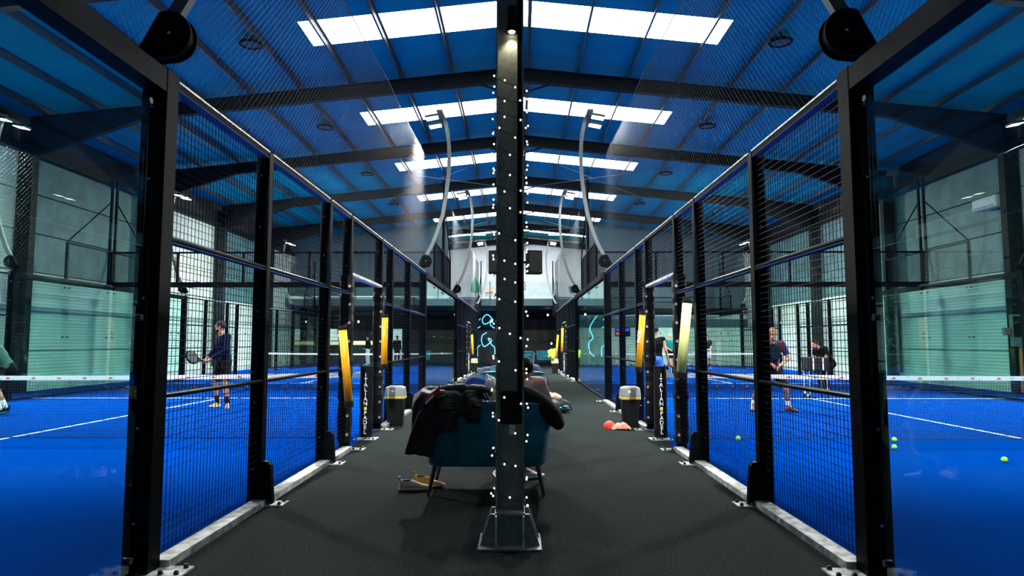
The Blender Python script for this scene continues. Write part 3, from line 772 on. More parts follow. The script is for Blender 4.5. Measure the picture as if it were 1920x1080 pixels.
sleeve([(-0.02, -0.10, 0.02), (0.0, -0.155, -0.10), (0.03, -0.165, -0.26)], 0.068, 'coat_black', 1.0, jk)
sleeve([(0.20, -0.08, 0.03), (0.235, -0.15, -0.06), (0.235, -0.16, -0.16)], 0.062, 'coat_black', 2.0, jk)
obj('cuff', MB().tube([(0.235, -0.16, -0.155), (0.232, -0.162, -0.185)], [0.058, 0.055], 14), 'fleece_black', jk)
sleeve([(-0.10, 0.06, 0.06), (0.10, 0.0, 0.085), (0.30, -0.04, 0.075), (0.375, -0.04, 0.035)], 0.05, 'coat_black', 3.0, jk, 'folded_sleeve')
sleeve([(-0.08, 0.10, 0.06), (0.06, 0.10, 0.09), (0.2, 0.08, 0.06)], 0.045, 'coat_black', 4.0, jk, 'hood_roll')
for q in (0.335, 0.36): obj('stripe', torus(0.055, 0.006, 16, 5), 'print_white', jk, (q, -0.04, 0.055), (0.2, PI/2-0.5, 0))
def red_lining(u, v):
    return (-0.19 + 0.13*u, -0.125 + 0.01*math.sin(v*5), -0.04 + 0.12*u + 0.055*v + 0.01*noise.noise(Vector((u*6, v*6, 0))))
solid(obj('red_lining', grid_cloth(red_lining, 8, 6), 'cloth_red', jk, smooth=True), 0.008)
solid(obj('lining_print', grid_cloth(lambda u, v: (-0.185+0.07*u, -0.138, -0.035+0.07*u+0.028*v), 6, 3), 'print_white', jk, smooth=True), 0.004)
obj('pocket_buckle', MB().cbox(-0.02, 0.02, -0.012, 0.012, -0.015, 0.015, 0.004), 'coat_navy', jk, (0.0, -0.15, 0.05), (0, 0.4, 0))
# colourful sports shirts heaped beside the jacket
jy = thing('sports_shirt', 'blue sports shirt with white and yellow panels heaped on the sofa', 'shirt', (-0.18, 6.2, 0.85))
def heap(cx, cy, w, d, h, seed, n=18):
    def fn(u, v):
        x = cx + (u-0.5)*w; y = cy + (v-0.5)*d
        e = max(0, math.sin(PI*u))**0.5*max(0, math.sin(PI*v))**0.5
        return (x, y, h*e*(0.75+0.5*noise.noise(Vector((u*4, v*4, seed)))) + 0.03*noise.noise(Vector((u*9, v*9, seed))))
    return grid_cloth(fn, n, n)
solid(obj('blue_panel', heap(-0.12, 0.05, 0.36, 0.34, 0.20, 1), 'cloth_blue', jy, smooth=True), 0.015)
solid(obj('white_panel', heap(0.0, 0.0, 0.15, 0.26, 0.26, 2), 'cloth_white', jy, smooth=True), 0.015)
solid(obj('yellow_panel', heap(0.09, -0.02, 0.16, 0.26, 0.23, 3), 'cloth_yellow', jy, smooth=True), 0.015)
solid(obj('blue_hem', grid_cloth(lambda u, v: (0.0+0.12*u, -0.10+0.01*math.sin(u*9), 0.05-0.06*v+0.02*u), 8, 5), 'cloth_blue', jy, smooth=True), 0.01)
# black fleece over the right corner of the sofa
bc = thing('fleece_coat', 'soft black coat hung over the right corner of the sofa', 'coat', (0.22, 6.12, 0.83))
mb = MB()
path = [(-0.20, 0.03, 0.07), (-0.10, 0.03, 0.06), (0.0, 0.02, 0.01), (0.09, 0.01, -0.05), (0.17, 0.02, -0.13), (0.21, 0.04, -0.20)]
for a, b_, ra, rb in zip(path[:-1], path[1:], (0.07, 0.085, 0.09, 0.085, 0.08), (0.085, 0.09, 0.085, 0.08, 0.06)): mb.cap(a, b_, ra, rb, 14)
for a, b_ in zip(path[1:-2], path[2:-1]): mb.cap(Vector(a)+Vector((0,-.03,-.05)), Vector(b_)+Vector((.0,-.03,-.05)), .05, .05, 12)
mb.cap((-0.18, 0.0, 0.03), (0.02, -0.01, -0.02), 0.06, 0.05, 14); mb.cap((-0.12, 0.10, 0.02), (0.09, 0.09, -0.06), 0.06, 0.06, 14)
me = remesh(mb, 0.012, 4); me.materials.append(MATS['fleece_black']); obj('coat_body', me, None, bc)
obj('coat_sleeve', MB().tube([(0.10, 0.08, -0.08), (0.16, 0.14, -0.11), (0.18, 0.22, -0.16)], [0.05, 0.05, 0.045], 12), 'fleece_black', bc, smooth=True)
# navy jacket on the peach armchair, navy bag further left
nj = thing('navy_jacket', 'dark navy jacket slung over the peach armchair', 'jacket', (0.16, 10.16, 0.90))
me = remesh(rough_up(MB().cap((-0.18, 0, 0.05), (0.15, 0, 0.04), 0.10, 0.10, 14).cap((0.15, 0, 0.04), (0.30, 0.02, -0.10), 0.09, 0.06, 12), 0.02, 9, 3), 0.015, 3); me.materials.append(MATS['coat_navy'])
obj('jacket_body', me, None, nj)
obj('jacket_cuff', MB().cap((0.30, 0.02, -0.10), (0.325, 0.03, -0.16), 0.058, 0.05, 12), 'fleece_black', nj, smooth=True)
obj('hood', MB().ell((-0.17, 0.02, 0.08), (0.10, 0.10, 0.09), 14, 10), 'cloth_white', nj, smooth=True, label='white fluffy hood')
nb = thing('navy_sports_bag', 'navy sports bag resting on the armchair left of the steel column', 'bag', (-0.34, 12.5, 0.66))
me = remesh(rough_up(MB().cap((-0.2, 0, 0.12), (0.18, 0, 0.16), 0.12, 0.14, 14), 0.03, 7, 5), 0.015, 2); me.materials.append(MATS['coat_navy']); obj('bag_body', me, None, nb)
obj('handle', MB().tube([(-0.15, -0.02, 0.2), (-0.06, -0.03, 0.31), (0.06, -0.03, 0.32), (0.14, -0.02, 0.24)], 0.012, 6), 'fleece_black', nb)
# duffel bag with towel on the corridor floor
db = thing('duffel_bag', 'black duffel bag with cyan print on the carpet right of the seats', 'bag', (0.86, 13.3, 0), 0.3)
me = remesh(rough_up(MB().cap((-0.13, -0.05, 0.13), (0.13, 0.05, 0.13), 0.13, 0.12, 16).ell((0, 0, 0.07), (0.25, 0.14, 0.07), 16, 8).ell((-0.04, 0, 0.24), (0.1, 0.08, 0.06), 12, 8), 0.02, 8, 2), 0.012, 2); me.materials.append(MATS['coat_black']); obj('bag_body', me, None, db)
obj('printed_logo', MB().ell((0.1, -0.115, 0.13), (0.07, 0.03, 0.015), 10, 6).ell((-0.02, -0.145, 0.11), (0.03, 0.02, 0.012), 8, 5), 'cyan_print', db)
obj('strap', MB().tube([(0.05, -0.09, 0.24), (0.12, -0.14, 0.2), (0.2, -0.12, 0.12), (0.24, -0.08, 0.04)], 0.01, 6), 'fleece_black', db)
tw = thing('pink_towel', 'pale pink towel hanging over the chair beside the duffel bag', 'towel', (0.74, 13.0, 0.0))
solid(obj('towel_cloth', heap(0.0, 0.55, 0.36, 0.4, 0.1, 6), 'cloth_pink', tw, (0, 0, 0.27), smooth=True), 0.03)
solid(obj('towel_fold', grid_cloth(lambda u, v: (-0.18+0.14*u, 0.36-0.02*math.sin(u*8), 0.33-0.30*v), 8, 6), 'cloth_pink', tw, smooth=True), 0.03)
# shoes
def shoe(parent, loc, rot, m_up, m_sole, L=0.29, name='shoe', laces=True):
    r = obj(name, None, None) if False else bpy.data.objects.new(name, None)
    COL.objects.link(r); r.parent = parent; r.location = loc; r.rotation_euler = rot
    secs = [(-.004, .012, .05, .085), (0.006, .026, .045, .105), (0.04, .034, .05, .098), (0.08, .035, .05, .088), (0.11, .036, .05, .096), (0.14, .039, .05, .086), (0.17, .043, .05, .068), (0.21, .046, .045, .056), (0.25, .041, .04, .048), (0.28, .027, .03, .038), (0.292, .008, .02, .03)]
    k = L/0.29; up = []; so = []
    for i, (y, w, _, h) in enumerate(secs):
        y *= k; w *= k; h *= k; b0 = .022*k
        up.append([(-w, -y, b0), (w, -y, b0), (w*1.02, -y, b0+(h-b0)*.35), (w*.82, -y, b0+(h-b0)*.75), (w*.4, -y, h), (-w*.4, -y, h), (-w*.82, -y, b0+(h-b0)*.75), (-w*1.02, -y, b0+(h-b0)*.35)])
        lift = (0.0, .004, .012, .018)[max(0, i-7)]*k if i >= 7 else (0.008*k if i == 0 else 0)
        yy = -y*1.03 + .004*k; ww = w*1.12 + .002
        so.append([(-ww*.9, yy, lift), (ww*.9, yy, lift), (ww, yy, lift+.016*k), (ww*.96, yy, .034*k), (-ww*.96, yy, .034*k), (-ww, yy, lift+.016*k)])
    u_ = obj('upper', MB().loft(up), m_up, r, smooth=True); sm = u_.modifiers.new('s', 'SUBSURF'); sm.levels = sm.render_levels = 1
    s_ = obj('sole', MB().loft(so), m_sole, r, smooth=True); sm = s_.modifiers.new('s', 'SUBSURF'); sm.levels = sm.render_levels = 1
    obj('opening', MB().ell((0, -.062*k, .092*k), (.022*k, .045*k, .008*k), 12, 6), 'black_matte', r, rot=(0, 0, 0), smooth=True)
    obj('heel_tab', MB().prism([(.004*k, .085*k), (-.016*k, .08*k), (-.008*k, .128*k), (.008*k, .125*k)], -.010*k, .010*k, 'x'), m_up, r)
    if laces:
        for q in range(3): obj('lace', MB().tube([(-.03*k, -(.11+.03*q)*k, (.088-.012*q)*k), (0, -(.12+.03*q)*k, (.098-.013*q)*k), (.03*k, -(.11+.03*q)*k, (.088-.012*q)*k)], .003, 5), m_sole, r)
    return r
def lone_shoe(label, loc, rotz, mu, ms, tilt=0):
    r = shoe(None, loc, (tilt, 0, rotz), mu, ms, 0.30, 'sneaker')
    return tag(r, label, 'shoe')
lone_shoe('cream knit sneaker on the carpet left of the sofa', (-1.02, 6.32, 0.0), math.radians(100), 'shoe_cream', 'sole_cream')
lone_shoe('tan sneaker behind the cream one by the sofa leg', (-0.92, 6.55, 0.0), math.radians(78), 'shoe_tan', 'sole_cream')

# ================================================================== BINS, TUBES, BALLS, CAP
def bin_(loc, label, k=1.0):
    t = thing('litter_bin', label, 'bin', loc, 0, 'litter bins')
    def ring(w, d, z, c=0.02): return [(a, b_, z) for a, b_ in oct(-w, w, -d, d, c)]
    obj('bin_body', MB().loft([ring(.115, .10, 0), ring(.12, .105, .01), ring(.145, .125, .45), ring(.15, .13, .455), ring(.15, .13, .47)]), 'bin_black', t)
    rr = []
    for z, e in ((.435, .008), (.455, .012), (.485, .006)): rr.append([(a*(1+0.03*noise.noise(Vector((a*30, b_*30, z*20)))), b_*(1+0.03*noise.noise(Vector((a*30, b_*30, 3)))), z + 0.012*noise.noise(Vector((a*25, b_*25, 9)))) for a, b_ in oct(-.15-e, .15+e, -.13-e, .13+e, .02)])
    obj('bin_liner', MB().loft(rr), 'bag_yellow', t)
    ld_ = obj('lid', MB().loft([ring(.158, .138, .48), ring(.16, .14, .50), ring(.148, .128, .61), ring(.135, .115, .63)]), 'lid_grey', t)
    obj('flap', MB().loft([ring(.115, .095, .628), ring(.10, .08, .642)]), 'lid_grey', ld_)
    obj('label_patch', B(-.05, .0, -.1385, -.132, .545, .58), 'print_white', ld_)
    return t
bin_((-1.955, 11.3, 0), 'black litter bin with grey lid near the left net post')
bin_((1.90, 11.2, 0), 'black litter bin with grey lid near the right net post')
bin_((-1.92, 30.9, 0), 'small far bin at the end of the left fence')
bin_((1.72, 30.6, 0), 'far bin on the right overflowing with lime balls')
ball_me = mesh('tennis_ball', MB().ell((0, 0, 0), (0.033,)*3, 14, 10), 'ball', True)
seam_me = mesh('seam', MB().tube([Vector((math.cos(a)*(0.75+0.25*math.cos(2*a)), math.sin(a)*(0.75+0.25*math.cos(2*a)), 0.6*math.sin(2*a))).normalized()*0.0331 for a in [2*PI*k/32 for k in range(33)]], 0.0013, 4), 'cloth_white')
def ball(loc, label, group='loose tennis balls', seam=True, sc=1.0):
    o = obj('tennis_ball', ball_me, None, None, loc, (random.uniform(0, 3), random.uniform(0, 3), 0)); o.scale = (sc,)*3
    tag(o, label, 'ball', group)
    if seam: obj('seam', seam_me, None, o)
for p, l in (((3.12, 9.55), 'tennis ball under the net edge, seen through the right wire mesh'), ((5.22, 9.45), 'farther of the two tennis balls beside the right glass post'),
             ((4.85, 8.78), 'nearer of the two tennis balls beside the right glass post'), ((5.58, 7.85), 'lone tennis ball near the right edge of the picture')):
    ball((p[0], p[1], 0.033), l)
for p, l in (((6.9, 22.6), 'tiny ball at the foot of the glass, right far court'), ((8.2, 24.0), 'tiny ball farther right on the far court'), ((7.7, 18.2), 'ball lying behind the ball basket'), ((7.35, 17.2), 'ball lying under the ball basket')):
    ball((p[0], p[1], 0.033), l, 'loose tennis balls', False)
for k in range(22):
    a = k*2.4; r = 0.05 + 0.10*((k*7) % 5)/5
    ball((1.60 + r*math.cos(a)*1.1, 30.5 + r*math.sin(a), 0.66 + 0.018*k), 'lime ball heaped on the far right bin', 'lime balls heaped on a bin', False, 2.0)
def ball_tube(top, bot, m, label, r=0.048):
    top = Vector(top); bot = Vector(bot); d = (top-bot)
    t = thing('ball_tube', label, 'ball tube', bot, 0, 'ball collecting tubes')
    q = d.to_track_quat('Z', 'Y').to_euler(); L = d.length
    h = obj('tube_body', MB().lathe([(r, .06), (r, L-.02)], 18), m, t, rot=q, smooth=False)
    for p in h.data.polygons: p.use_smooth = len(p.vertices) == 4
    obj('foot_cap', MB().lathe([(r+.004, 0), (r+.005, .06), (r+.002, .075)], 18), 'black_matte', h)
    obj('head_cap', MB().lathe([(r+.004, L-.03), (r+.004, L), (r-.008, L+.02)], 18), 'black_matte', h)
    obj('hook', MB().tube([(0, 0, L), (0, .03, L+.03), (0, .07, L+.03)], .006, 5), 'bolt', h)
    return t
ball_tube((-2.039, 8.12, 1.536), (-1.937, 8.12, 0.586), 'orange_tube', 'orange ball tube leaning on the near left door post')
ball_tube((-1.986, 10.45, 1.77), (-1.99, 10.45, 0.95), 'orange_tube', 'orange ball tube behind the padded left door post')
ball_tube((2.052, 7.92, 1.843), (1.953, 7.92, 0.939), 'lime_tube', 'lime yellow ball tube hanging on the right door post', 0.055)
t_ = ball_tube((2.001, 10.5, 1.812), (1.921, 10.5, 0.909), 'orange_tube', 'orange ball tube with white print by the right door')
ball_tube((-2.03, 30.9, 1.75), (-1.99, 30.9, 0.75), 'orange_tube', 'far orange ball tube beside the left bin')
ball_tube((1.97, 29.0, 2.0), (1.93, 29.0, 0.9), 'orange_tube', 'far orange ball tube on the right, taller of two')
ball_tube((1.93, 31.6, 1.75), (1.83, 31.6, 0.6), 'orange_tube', 'far orange ball tube on the right, leaning by the bin')
pr = text_mesh('PADEL', 0.07); pr.materials.append(MATS['print_white'])
obj('print', pr, None, t_, (0.032, -0.058, 0.55), (PI/2, -PI/2+0.08, 0))
cp = thing('red_cap', 'red cap lying on the carpet before the right bin', 'cap', (1.55, 10.85, 0), 0.4)
mb = MB()
mb.loft([[(0.10*rx*math.cos(2*PI*k/16), 0.085*rx*math.sin(2*PI*k/16), z) for k in range(16)] for rx, z in ((1, 0.0), (.98, .04), (.85, .085), (.55, .115), (.1, .125))])
obj('crown', mb, 'cloth_red', cp, (-0.03, 0, 0), (0, -0.5, 0), smooth=True)
solid(obj('visor', grid_cloth(lambda u, v: (0.05+0.12*v*math.sin(PI*u)**.6, (u-.5)*0.17, 0.015+0.02*math.sin(PI*u)), 10, 5), 'cloth_red', cp, smooth=True), 0.006)
rg = thing('crumpled_cloth', 'pale orange cloth crumpled beside the red cap', 'cloth', (1.68, 10.78, 0.0))
solid(obj('cloth', heap(0, 0, 0.30, 0.22, 0.10, 8), 'cloth_pink', rg, (0, 0, 0.012), smooth=True), 0.015)

# ================================================================== PEOPLE
def bl(a, b_, u): return Vector(a).lerp(Vector(b_), u)
BASE = dict(pelvis=(0,0,.96), waist=(0,0,1.10), chest=(0,0,1.32), neck=(0,0,1.50), head=(0,-.02,1.66),
            shl=(-.19,0,1.44), shr=(.19,0,1.44), ell=(-.24,.02,1.15), elr=(.24,.02,1.15), wrl=(-.23,-.08,.90), wrr=(.23,-.08,.90),
            hil=(-.09,0,.93), hir=(.09,0,.93), knl=(-.11,-.02,.51), knr=(.11,-.02,.51), anl=(-.12,.03,.09), anr=(.12,.03,.09), tol=(-.15,-.10,.03), tor=(.15,-.10,.03))
def ring_at(c, lat, fwd, rx, ry, n=16):
    return [c + lat*rx*math.cos(2*PI*k/n) + fwd*ry*math.sin(2*PI*k/n) for k in range(n)]
def torso(J, g=1.0, low=True):
    lat = (J['shr']-J['shl']).normalized(); hl = (J['hir']-J['hil']).normalized()
    up = (J['neck']-J['pelvis']).normalized(); fwd = up.cross(lat).normalized(); hf = up.cross(hl).normalized()
    mb = MB(); a = J['pelvis']
    secs = [(bl(a, J['waist'], -0.55), hl, hf, .145, .105), (a, hl, hf, .17, .12), (J['waist'], lat, fwd, .145, .10), (bl(J['waist'], J['chest'], .55), lat, fwd, .165, .115),
            (J['chest'], lat, fwd, .185, .125), (bl(J['chest'], J['neck'], .55), lat, fwd, .165, .10), (bl(J['chest'], J['neck'], .85), lat, fwd, .085, .07)]
    if not low: secs = secs[1:]
    mb.loft([ring_at(c, l, f, rx*g, ry*g) for c, l, f, rx, ry in secs])
    return mb
def hand(mb, wr, el, grip=None, side=1, k=1.0):
    d = (wr-el).normalized(); up = Vector((0,0,1)) if abs(d.z) < .8 else Vector((0,-1,0))
    lat = d.cross(up).normalized()*side; nrm = lat.cross(d).normalized()
    pc = wr + d*.045*k
    mb.cap(wr + d*.01, wr + d*.08*k, .026*k, .030*k, 10)
    mb.ell(pc + d*.02, (.036*k, .036*k, .03*k), 10, 6)
    for i, (o, L) in enumerate(((-.030, .066), (-.010, .078), (.010, .074), (.029, .058))):
        b0 = wr + d*.085*k + lat*o*k
        m1 = b0 + (d*.8 + nrm*.35).normalized()*L*.45*k
        m2 = m1 + (d*.35 + nrm*.9).normalized()*L*.35*k
        m3 = m2 + (d*-.3 + nrm*.9).normalized()*L*.28*k
        for p, q in ((b0, m1), (m1, m2), (m2, m3)): mb.cap(p, q, .0095*k, .0088*k, 7)
    t0 = wr + d*.03*k - lat*.028*k; t1 = t0 + (d*.6 - lat*.7 + nrm*.3).normalized()*.045*k; t2 = t1 + (d*.7 + nrm*.7).normalized()*.035*k
    mb.cap(t0, t1, .013*k, .011*k, 8); mb.cap(t1, t2, .011*k, .009*k, 8)
    return wr + d*.10*k + nrm*.022*k, d, nrm
def head_frame(yaw, pitch):
    return Matrix.Rotation(yaw, 3, 'Z') @ Matrix.Rotation(pitch, 3, 'X')
def person(name, label, loc, rotz, pose, wear, yaw=0.0, hpitch=0.0, hair='hair_brown', voxel=0.010, scale=1.0, beard=False, group=None, bald=False):
    t = thing(name, label, 'person', loc, rotz, group); t.scale = (scale,)*3
    J = {k: Vector(v) for k, v in BASE.items()}; J.update({k: Vector(v) for k, v in pose.items()})
    mb = torso(J, .97)
    mb.cap(bl(J['chest'], J['neck'], .6), J['head']-Vector((0,0,.05)), .062, .055, 12)
    for sd in 'lr':
        mb.cap(J['sh'+sd], J['el'+sd], .052, .040, 12); mb.cap(J['el'+sd], J['wr'+sd], .041, .026, 12)
        mb.cap(bl(J['chest'], J['neck'], .45), J['sh'+sd], .07, .055, 12)
        mb.cap(J['hi'+sd], J['kn'+sd], .088, .056, 12)
        ca = bl(J['kn'+sd], J['an'+sd], .32); mb.cap(J['kn'+sd], ca, .054, .056, 12); mb.cap(ca, J['an'+sd], .056, .034, 12)
        mb.cap(J['an'+sd], J['to'+sd], .036, .03, 10)
    hands = {}
    for sd, s_ in (('l', -1), ('r', 1)): hands[sd] = hand(mb, J['wr'+sd], J['el'+sd], None, s_)
    R = head_frame(yaw, hpitch); hc = J['head']
    H = lambda x, y, z: hc + R @ Vector((x, y, z))
    mb.ell(hc + R @ Vector((0, .012, .02)), (.074, .092, .102), 16, 12, R)
    mb.ell(H(0, -.022, -.05), (.055, .062, .062), 14, 10, R)
    mb.cap(H(0, -.085, .015), H(0, -.106, -.022), .011, .015, 8); mb.cap(H(-.035, -.078, .03), H(.035, -.078, .03), .013, .013, 8)
    mb.cap(H(-.02, -.080, -.062), H(.02, -.080, -.062), .010, .010, 8); mb.ell(H(0, -.066, -.098), (.024, .02, .018), 8, 6, R)
    for s_ in (-1, 1): mb.ell(H(s_*.076, .015, -.005), (.012, .022, .034), 8, 6, R)
    me = remesh(mb, voxel, 1); me.materials.append(MATS['skin'])
    body = obj('body', me, None, t)
    for s_ in (-1, 1):
        e = obj('eye', MB().ell(H(s_*.031, -.083, .012), (.012, .008, .008), 8, 6, R), 'cloth_white', body)
        obj('pupil', MB().ell(H(s_*.031, -.0905, .012), (.005, .003, .005), 6, 5, R), 'eye_dark', e) if False else None
        obj('iris', MB().ell(H(s_*.031, -.090, .012), (.006, .003, .006), 6, 5, R), 'eye_dark', body)
    obj('mouth', MB().ell(H(0, -.090, -.060), (.020, .004, .005), 8, 5, R), 'cloth_red' if not beard else 'eye_dark', body)
    if not bald:
        mb = MB(); rings = []
        for i in range(9):
            th = .02 + (PI*.62)*i/8; ring = []
            for k in range(18):
                a = 2*PI*k/18; fr = max(0, -math.sin(a)); tt = th*(1 - .36*fr)
                p = Vector((.083*math.sin(tt)*math.cos(a), .101*math.sin(tt)*math.sin(a) + .016, .112*math.cos(tt) + .022))
                ring.append(hc + R @ (p*(1 + .03*noise.noise(p*40))))
            rings.append(ring)
        obj('hair', MB().loft(rings), hair, body, smooth=True)
    if beard:
        obj('beard', MB().ell(H(0, -.035, -.075), (.059, .062, .048), 12, 8, R), hair, body, smooth=True)
    # clothes
    sh = wear.get('shirt')
    if sh:
        mb = torso(J, 1.12, True)
        for sd in 'lr':
            mb.cap(bl(J['chest'], J['neck'], .45), J['sh'+sd], .085, .068, 12)
            L = wear.get('sleeve', .55)
            if L > 0:
                mb.cap(J['sh'+sd], bl(J['sh'+sd], J['el'+sd], .1), .068, .068, 12)
                if L <= 1: mb.cyl(J['sh'+sd], bl(J['sh'+sd], J['el'+sd], L), .066, .062, 14)
                else:
                    mb.cap(J['sh'+sd], J['el'+sd], .066, .054, 12); mb.cyl(J['el'+sd], bl(J['el'+sd], J['wr'+sd], L-1), .054, .040, 14)
        me = remesh(mb, max(voxel, .011), 2); me.materials.append(MATS[sh]); so = obj('shirt', me, None, t)
        if wear.get('crest'):
            lat = (J['shr']-J['shl']).normalized(); fwd = (J['neck']-J['pelvis']).normalized().cross(lat)
            c = bl(J['chest'], J['neck'], .15) + lat*.075 - fwd*(.125) if fwd.y > 0 else bl(J['chest'], J['neck'], .15) + lat*.075 + fwd*.125
            obj('crest', MB().ell(c, (.026, .022, .032), 8, 6), 'cloth_yellow', so); obj('crest_field', MB().ell(c + Vector((0, -.012, .004)), (.014, .014, .018), 8, 6), 'cloth_red', so)
    bt = wear.get('bottom')
    if bt:
        L = wear.get('leg', .75); mb = MB()
        hl = (J['hir']-J['hil']).normalized(); up = (J['waist']-J['pelvis']).normalized(); hf = up.cross(hl).normalized()
        mb.loft([ring_at(bl(J['pelvis'], J['waist'], q), hl, hf, rx, ry) for q, rx, ry in ((-.75, .15, .12), (-.3, .185, .14), (.2, .185, .135), (.55, .165, .12))])
        for sd in 'lr':
            if L <= 1: mb.cyl(J['hi'+sd] + Vector((0,0,.02)), bl(J['hi'+sd], J['kn'+sd], L), .105, .098, 14)
            else:
                mb.cap(J['hi'+sd], J['kn'+sd], .100, .074, 12); mb.cyl(J['kn'+sd], bl(J['kn'+sd], J['an'+sd], L-1), .074, .058, 14)
        me = remesh(mb, max(voxel, .011), 2); me.materials.append(MATS[bt]); obj('shorts' if L <= 1 else 'trousers', me, None, t)
    for sd in 'lr':
        an, to = J['an'+sd], J['to'+sd]; dv = to-an; ang = math.atan2(dv.x, -dv.y)
        hl = Vector((an.x, an.y, an.z-.09)) - Vector((math.sin(ang), -math.cos(ang), 0))*.07
        if wear.get('sock'): obj('sock', MB().cyl(bl(an, J['kn'+sd], .38), an + Vector((0,0,-.02)), .048, .042, 12), wear['sock'], t, smooth=True)
        if wear.get('shoe'): shoe(t, hl, (0, 0, ang), wear['shoe'], wear.get('sole', 'sole_white'), .30)
    return t, J, hands
def racket(label, base, d, n, m, parent_label=None):
    """padel racket: short handle, drilled teardrop head; base = grip end, d = handle direction, n = face normal"""
    d = Vector(d).normalized(); n = Vector(n); n = (n - d*n.dot(d)).normalized(); x = d.cross(n)
    t = thing('padel_racket', label, 'racket', base, 0, 'padel rackets')
    M = Matrix((x, d, n)).transposed().to_euler()
    fr = bpy.data.objects.new('head', None)
    out = []
    for k in range(28):
        a = 2*PI*k/28; out.append((.128*math.cos(a), .30 + .135*math.sin(a)))
    h = obj('face', MB().prism(out, -.018, .018, 'z'), m, t, rot=M)
    bpy.data.objects.remove(fr)
    obj('rim', MB().tube([(p[0], p[1], 0) for p in out + out[:1]], .021, 6), 'black_paint', h)
    obj('throat', MB().prism([(-.03, .11), (.03, .11), (.07, .19), (-.07, .19)], -.015, .015, 'z'), 'black_paint', h)
    obj('grip', MB().tube([(0, -.03, 0), (0, .13, 0)], .017, 10), 'black_matte', h)
    hole = MB()
    for i in range(-2, 3):
        for j in range(-2, 3):
            if i*i + j*j < 7: hole.lathe([(.007, -.0195), (.007, .0195)], 8, (i*.034, .30+j*.034, 0))
    obj('drilled_holes', hole, 'black_matte', h)
    return t
def W2(loc, rotz, p, sc=1.0): return Vector(loc) + Matrix.Rotation(rotz, 3, 'Z') @ (Vector(p)*sc)
# player on the left court
L1 = (-6.13, 14.25, 0); r1 = math.radians(-38)
_, J, Hn = person('person', 'player in navy sweater, black shorts and yellow shoes on the left court', L1, r1,
    dict(pelvis=(0,.03,.96), waist=(0,.02,1.12), chest=(0,-.02,1.36), neck=(0,-.05,1.54), head=(0,-.09,1.685), shl=(-.20,-.02,1.48), shr=(.20,-.02,1.48),
         ell=(-.27,-.05,1.20), elr=(.27,-.08,1.19), wrl=(-.10,-.30,1.03), wrr=(.06,-.33,1.00), hil=(-.10,.02,.93), hir=(.10,.02,.93),
         knl=(-.20,-.05,.51), knr=(.21,-.06,.51), anl=(-.27,.05,.09), anr=(.24,.0,.09), tol=(-.22,-.09,.03), tor=(.40,-.10,.03)),
    dict(shirt='navy_knit', sleeve=1.85, bottom='short_black', leg=.85, sock='short_black', shoe='shoe_yellow', sole='sole_white'), yaw=math.radians(-46), beard=True, voxel=.0075)
g = W2(L1, r1, Hn['r'][0]); racket('dark teal padel racket held by the navy sweater player', g, (-.42, -.78, .28), (1, -.12, .35), 'racket_teal')
# player on the right court, lunging behind the mesh
L2 = (5.05, 13.55, 0); r2 = math.radians(-8)
_, J, Hn = person('person', 'player in red and blue striped jersey lunging on the right court', L2, r2,
    dict(pelvis=(.02,.10,.84), waist=(.02,.05,.98), chest=(.03,-.05,1.22), neck=(.04,-.12,1.39), head=(.04,-.19,1.52), shl=(-.17,-.08,1.34), shr=(.24,-.06,1.33),
         ell=(-.26,-.22,1.08), elr=(.34,-.14,1.05), wrl=(-.02,-.42,.92), wrr=(.10,-.40,.90), hil=(-.09,.09,.81), hir=(.12,.09,.81),
         knl=(-.26,-.12,.45), knr=(.28,-.10,.45), anl=(-.32,.10,.09), anr=(.36,.08,.09), tol=(-.36,-.05,.03), tor=(.46,-.04,.03)),
    dict(shirt='jersey', sleeve=.75, bottom='short_black', leg=.85, sock='cloth_white', shoe='shoe_red', sole='black_matte', crest=True), yaw=.1, hair='hair_ginger', voxel=.0075)
g = W2(L2, r2, Hn['r'][0]); racket('blue padel racket held in front of the striped jersey', g, (-.15, -.1, 1), (.3, -1, .1), 'racket_teal')
# man cut off by the left edge
L3 = (-9.95, 13.1, 0); r3 = math.radians(-70)
_, J, Hn = person('person', 'man in dark green shirt bending at the left edge of the picture', L3, r3,
    dict(pelvis=(0,.12,.86), waist=(0,.04,1.0), chest=(0,-.10,1.2), neck=(0,-.22,1.33), head=(0,-.32,1.43), shl=(-.2,-.14,1.30), shr=(.2,-.14,1.30),
         ell=(-.27,.02,1.05), elr=(.27,.0,1.05), wrl=(-.18,-.26,.98), wrr=(.18,-.28,.98), hil=(-.1,.1,.83), hir=(.1,.1,.83), knl=(-.14,-.1,.47), knr=(.14,-.1,.47),
         anl=(-.15,.08,.09), anr=(.15,.08,.09), tol=(-.2,-.06,.03), tor=(.2,-.06,.03)),
    dict(shirt='shirt_green', sleeve=.8, bottom='short_black', leg=.9, sock='cloth_white', shoe='short_black', sole='shirt_teal'), voxel=.011)
# stooping man behind the ball basket
person('person', 'man in black stooping behind the ball basket', (8.35, 18.5, 0), math.radians(-75),
    dict(pelvis=(0,.18,.80), waist=(0,.10,.93), chest=(0,-.06,1.12), neck=(0,-.17,1.24), head=(0,-.27,1.31), shl=(-.2,-.10,1.20), shr=(.2,-.10,1.20),
         ell=(-.25,-.12,.92), elr=(.25,-.12,.92), wrl=(-.16,-.30,.80), wrr=(.16,-.30,.80), hil=(-.1,.16,.77), hir=(.1,.16,.77), knl=(-.12,-.06,.45), knr=(.12,-.06,.45)),
    dict(shirt='short_black', sleeve=.6, bottom='short_black', leg=1.9, shoe='short_black', sole='black_matte'), voxel=.012)
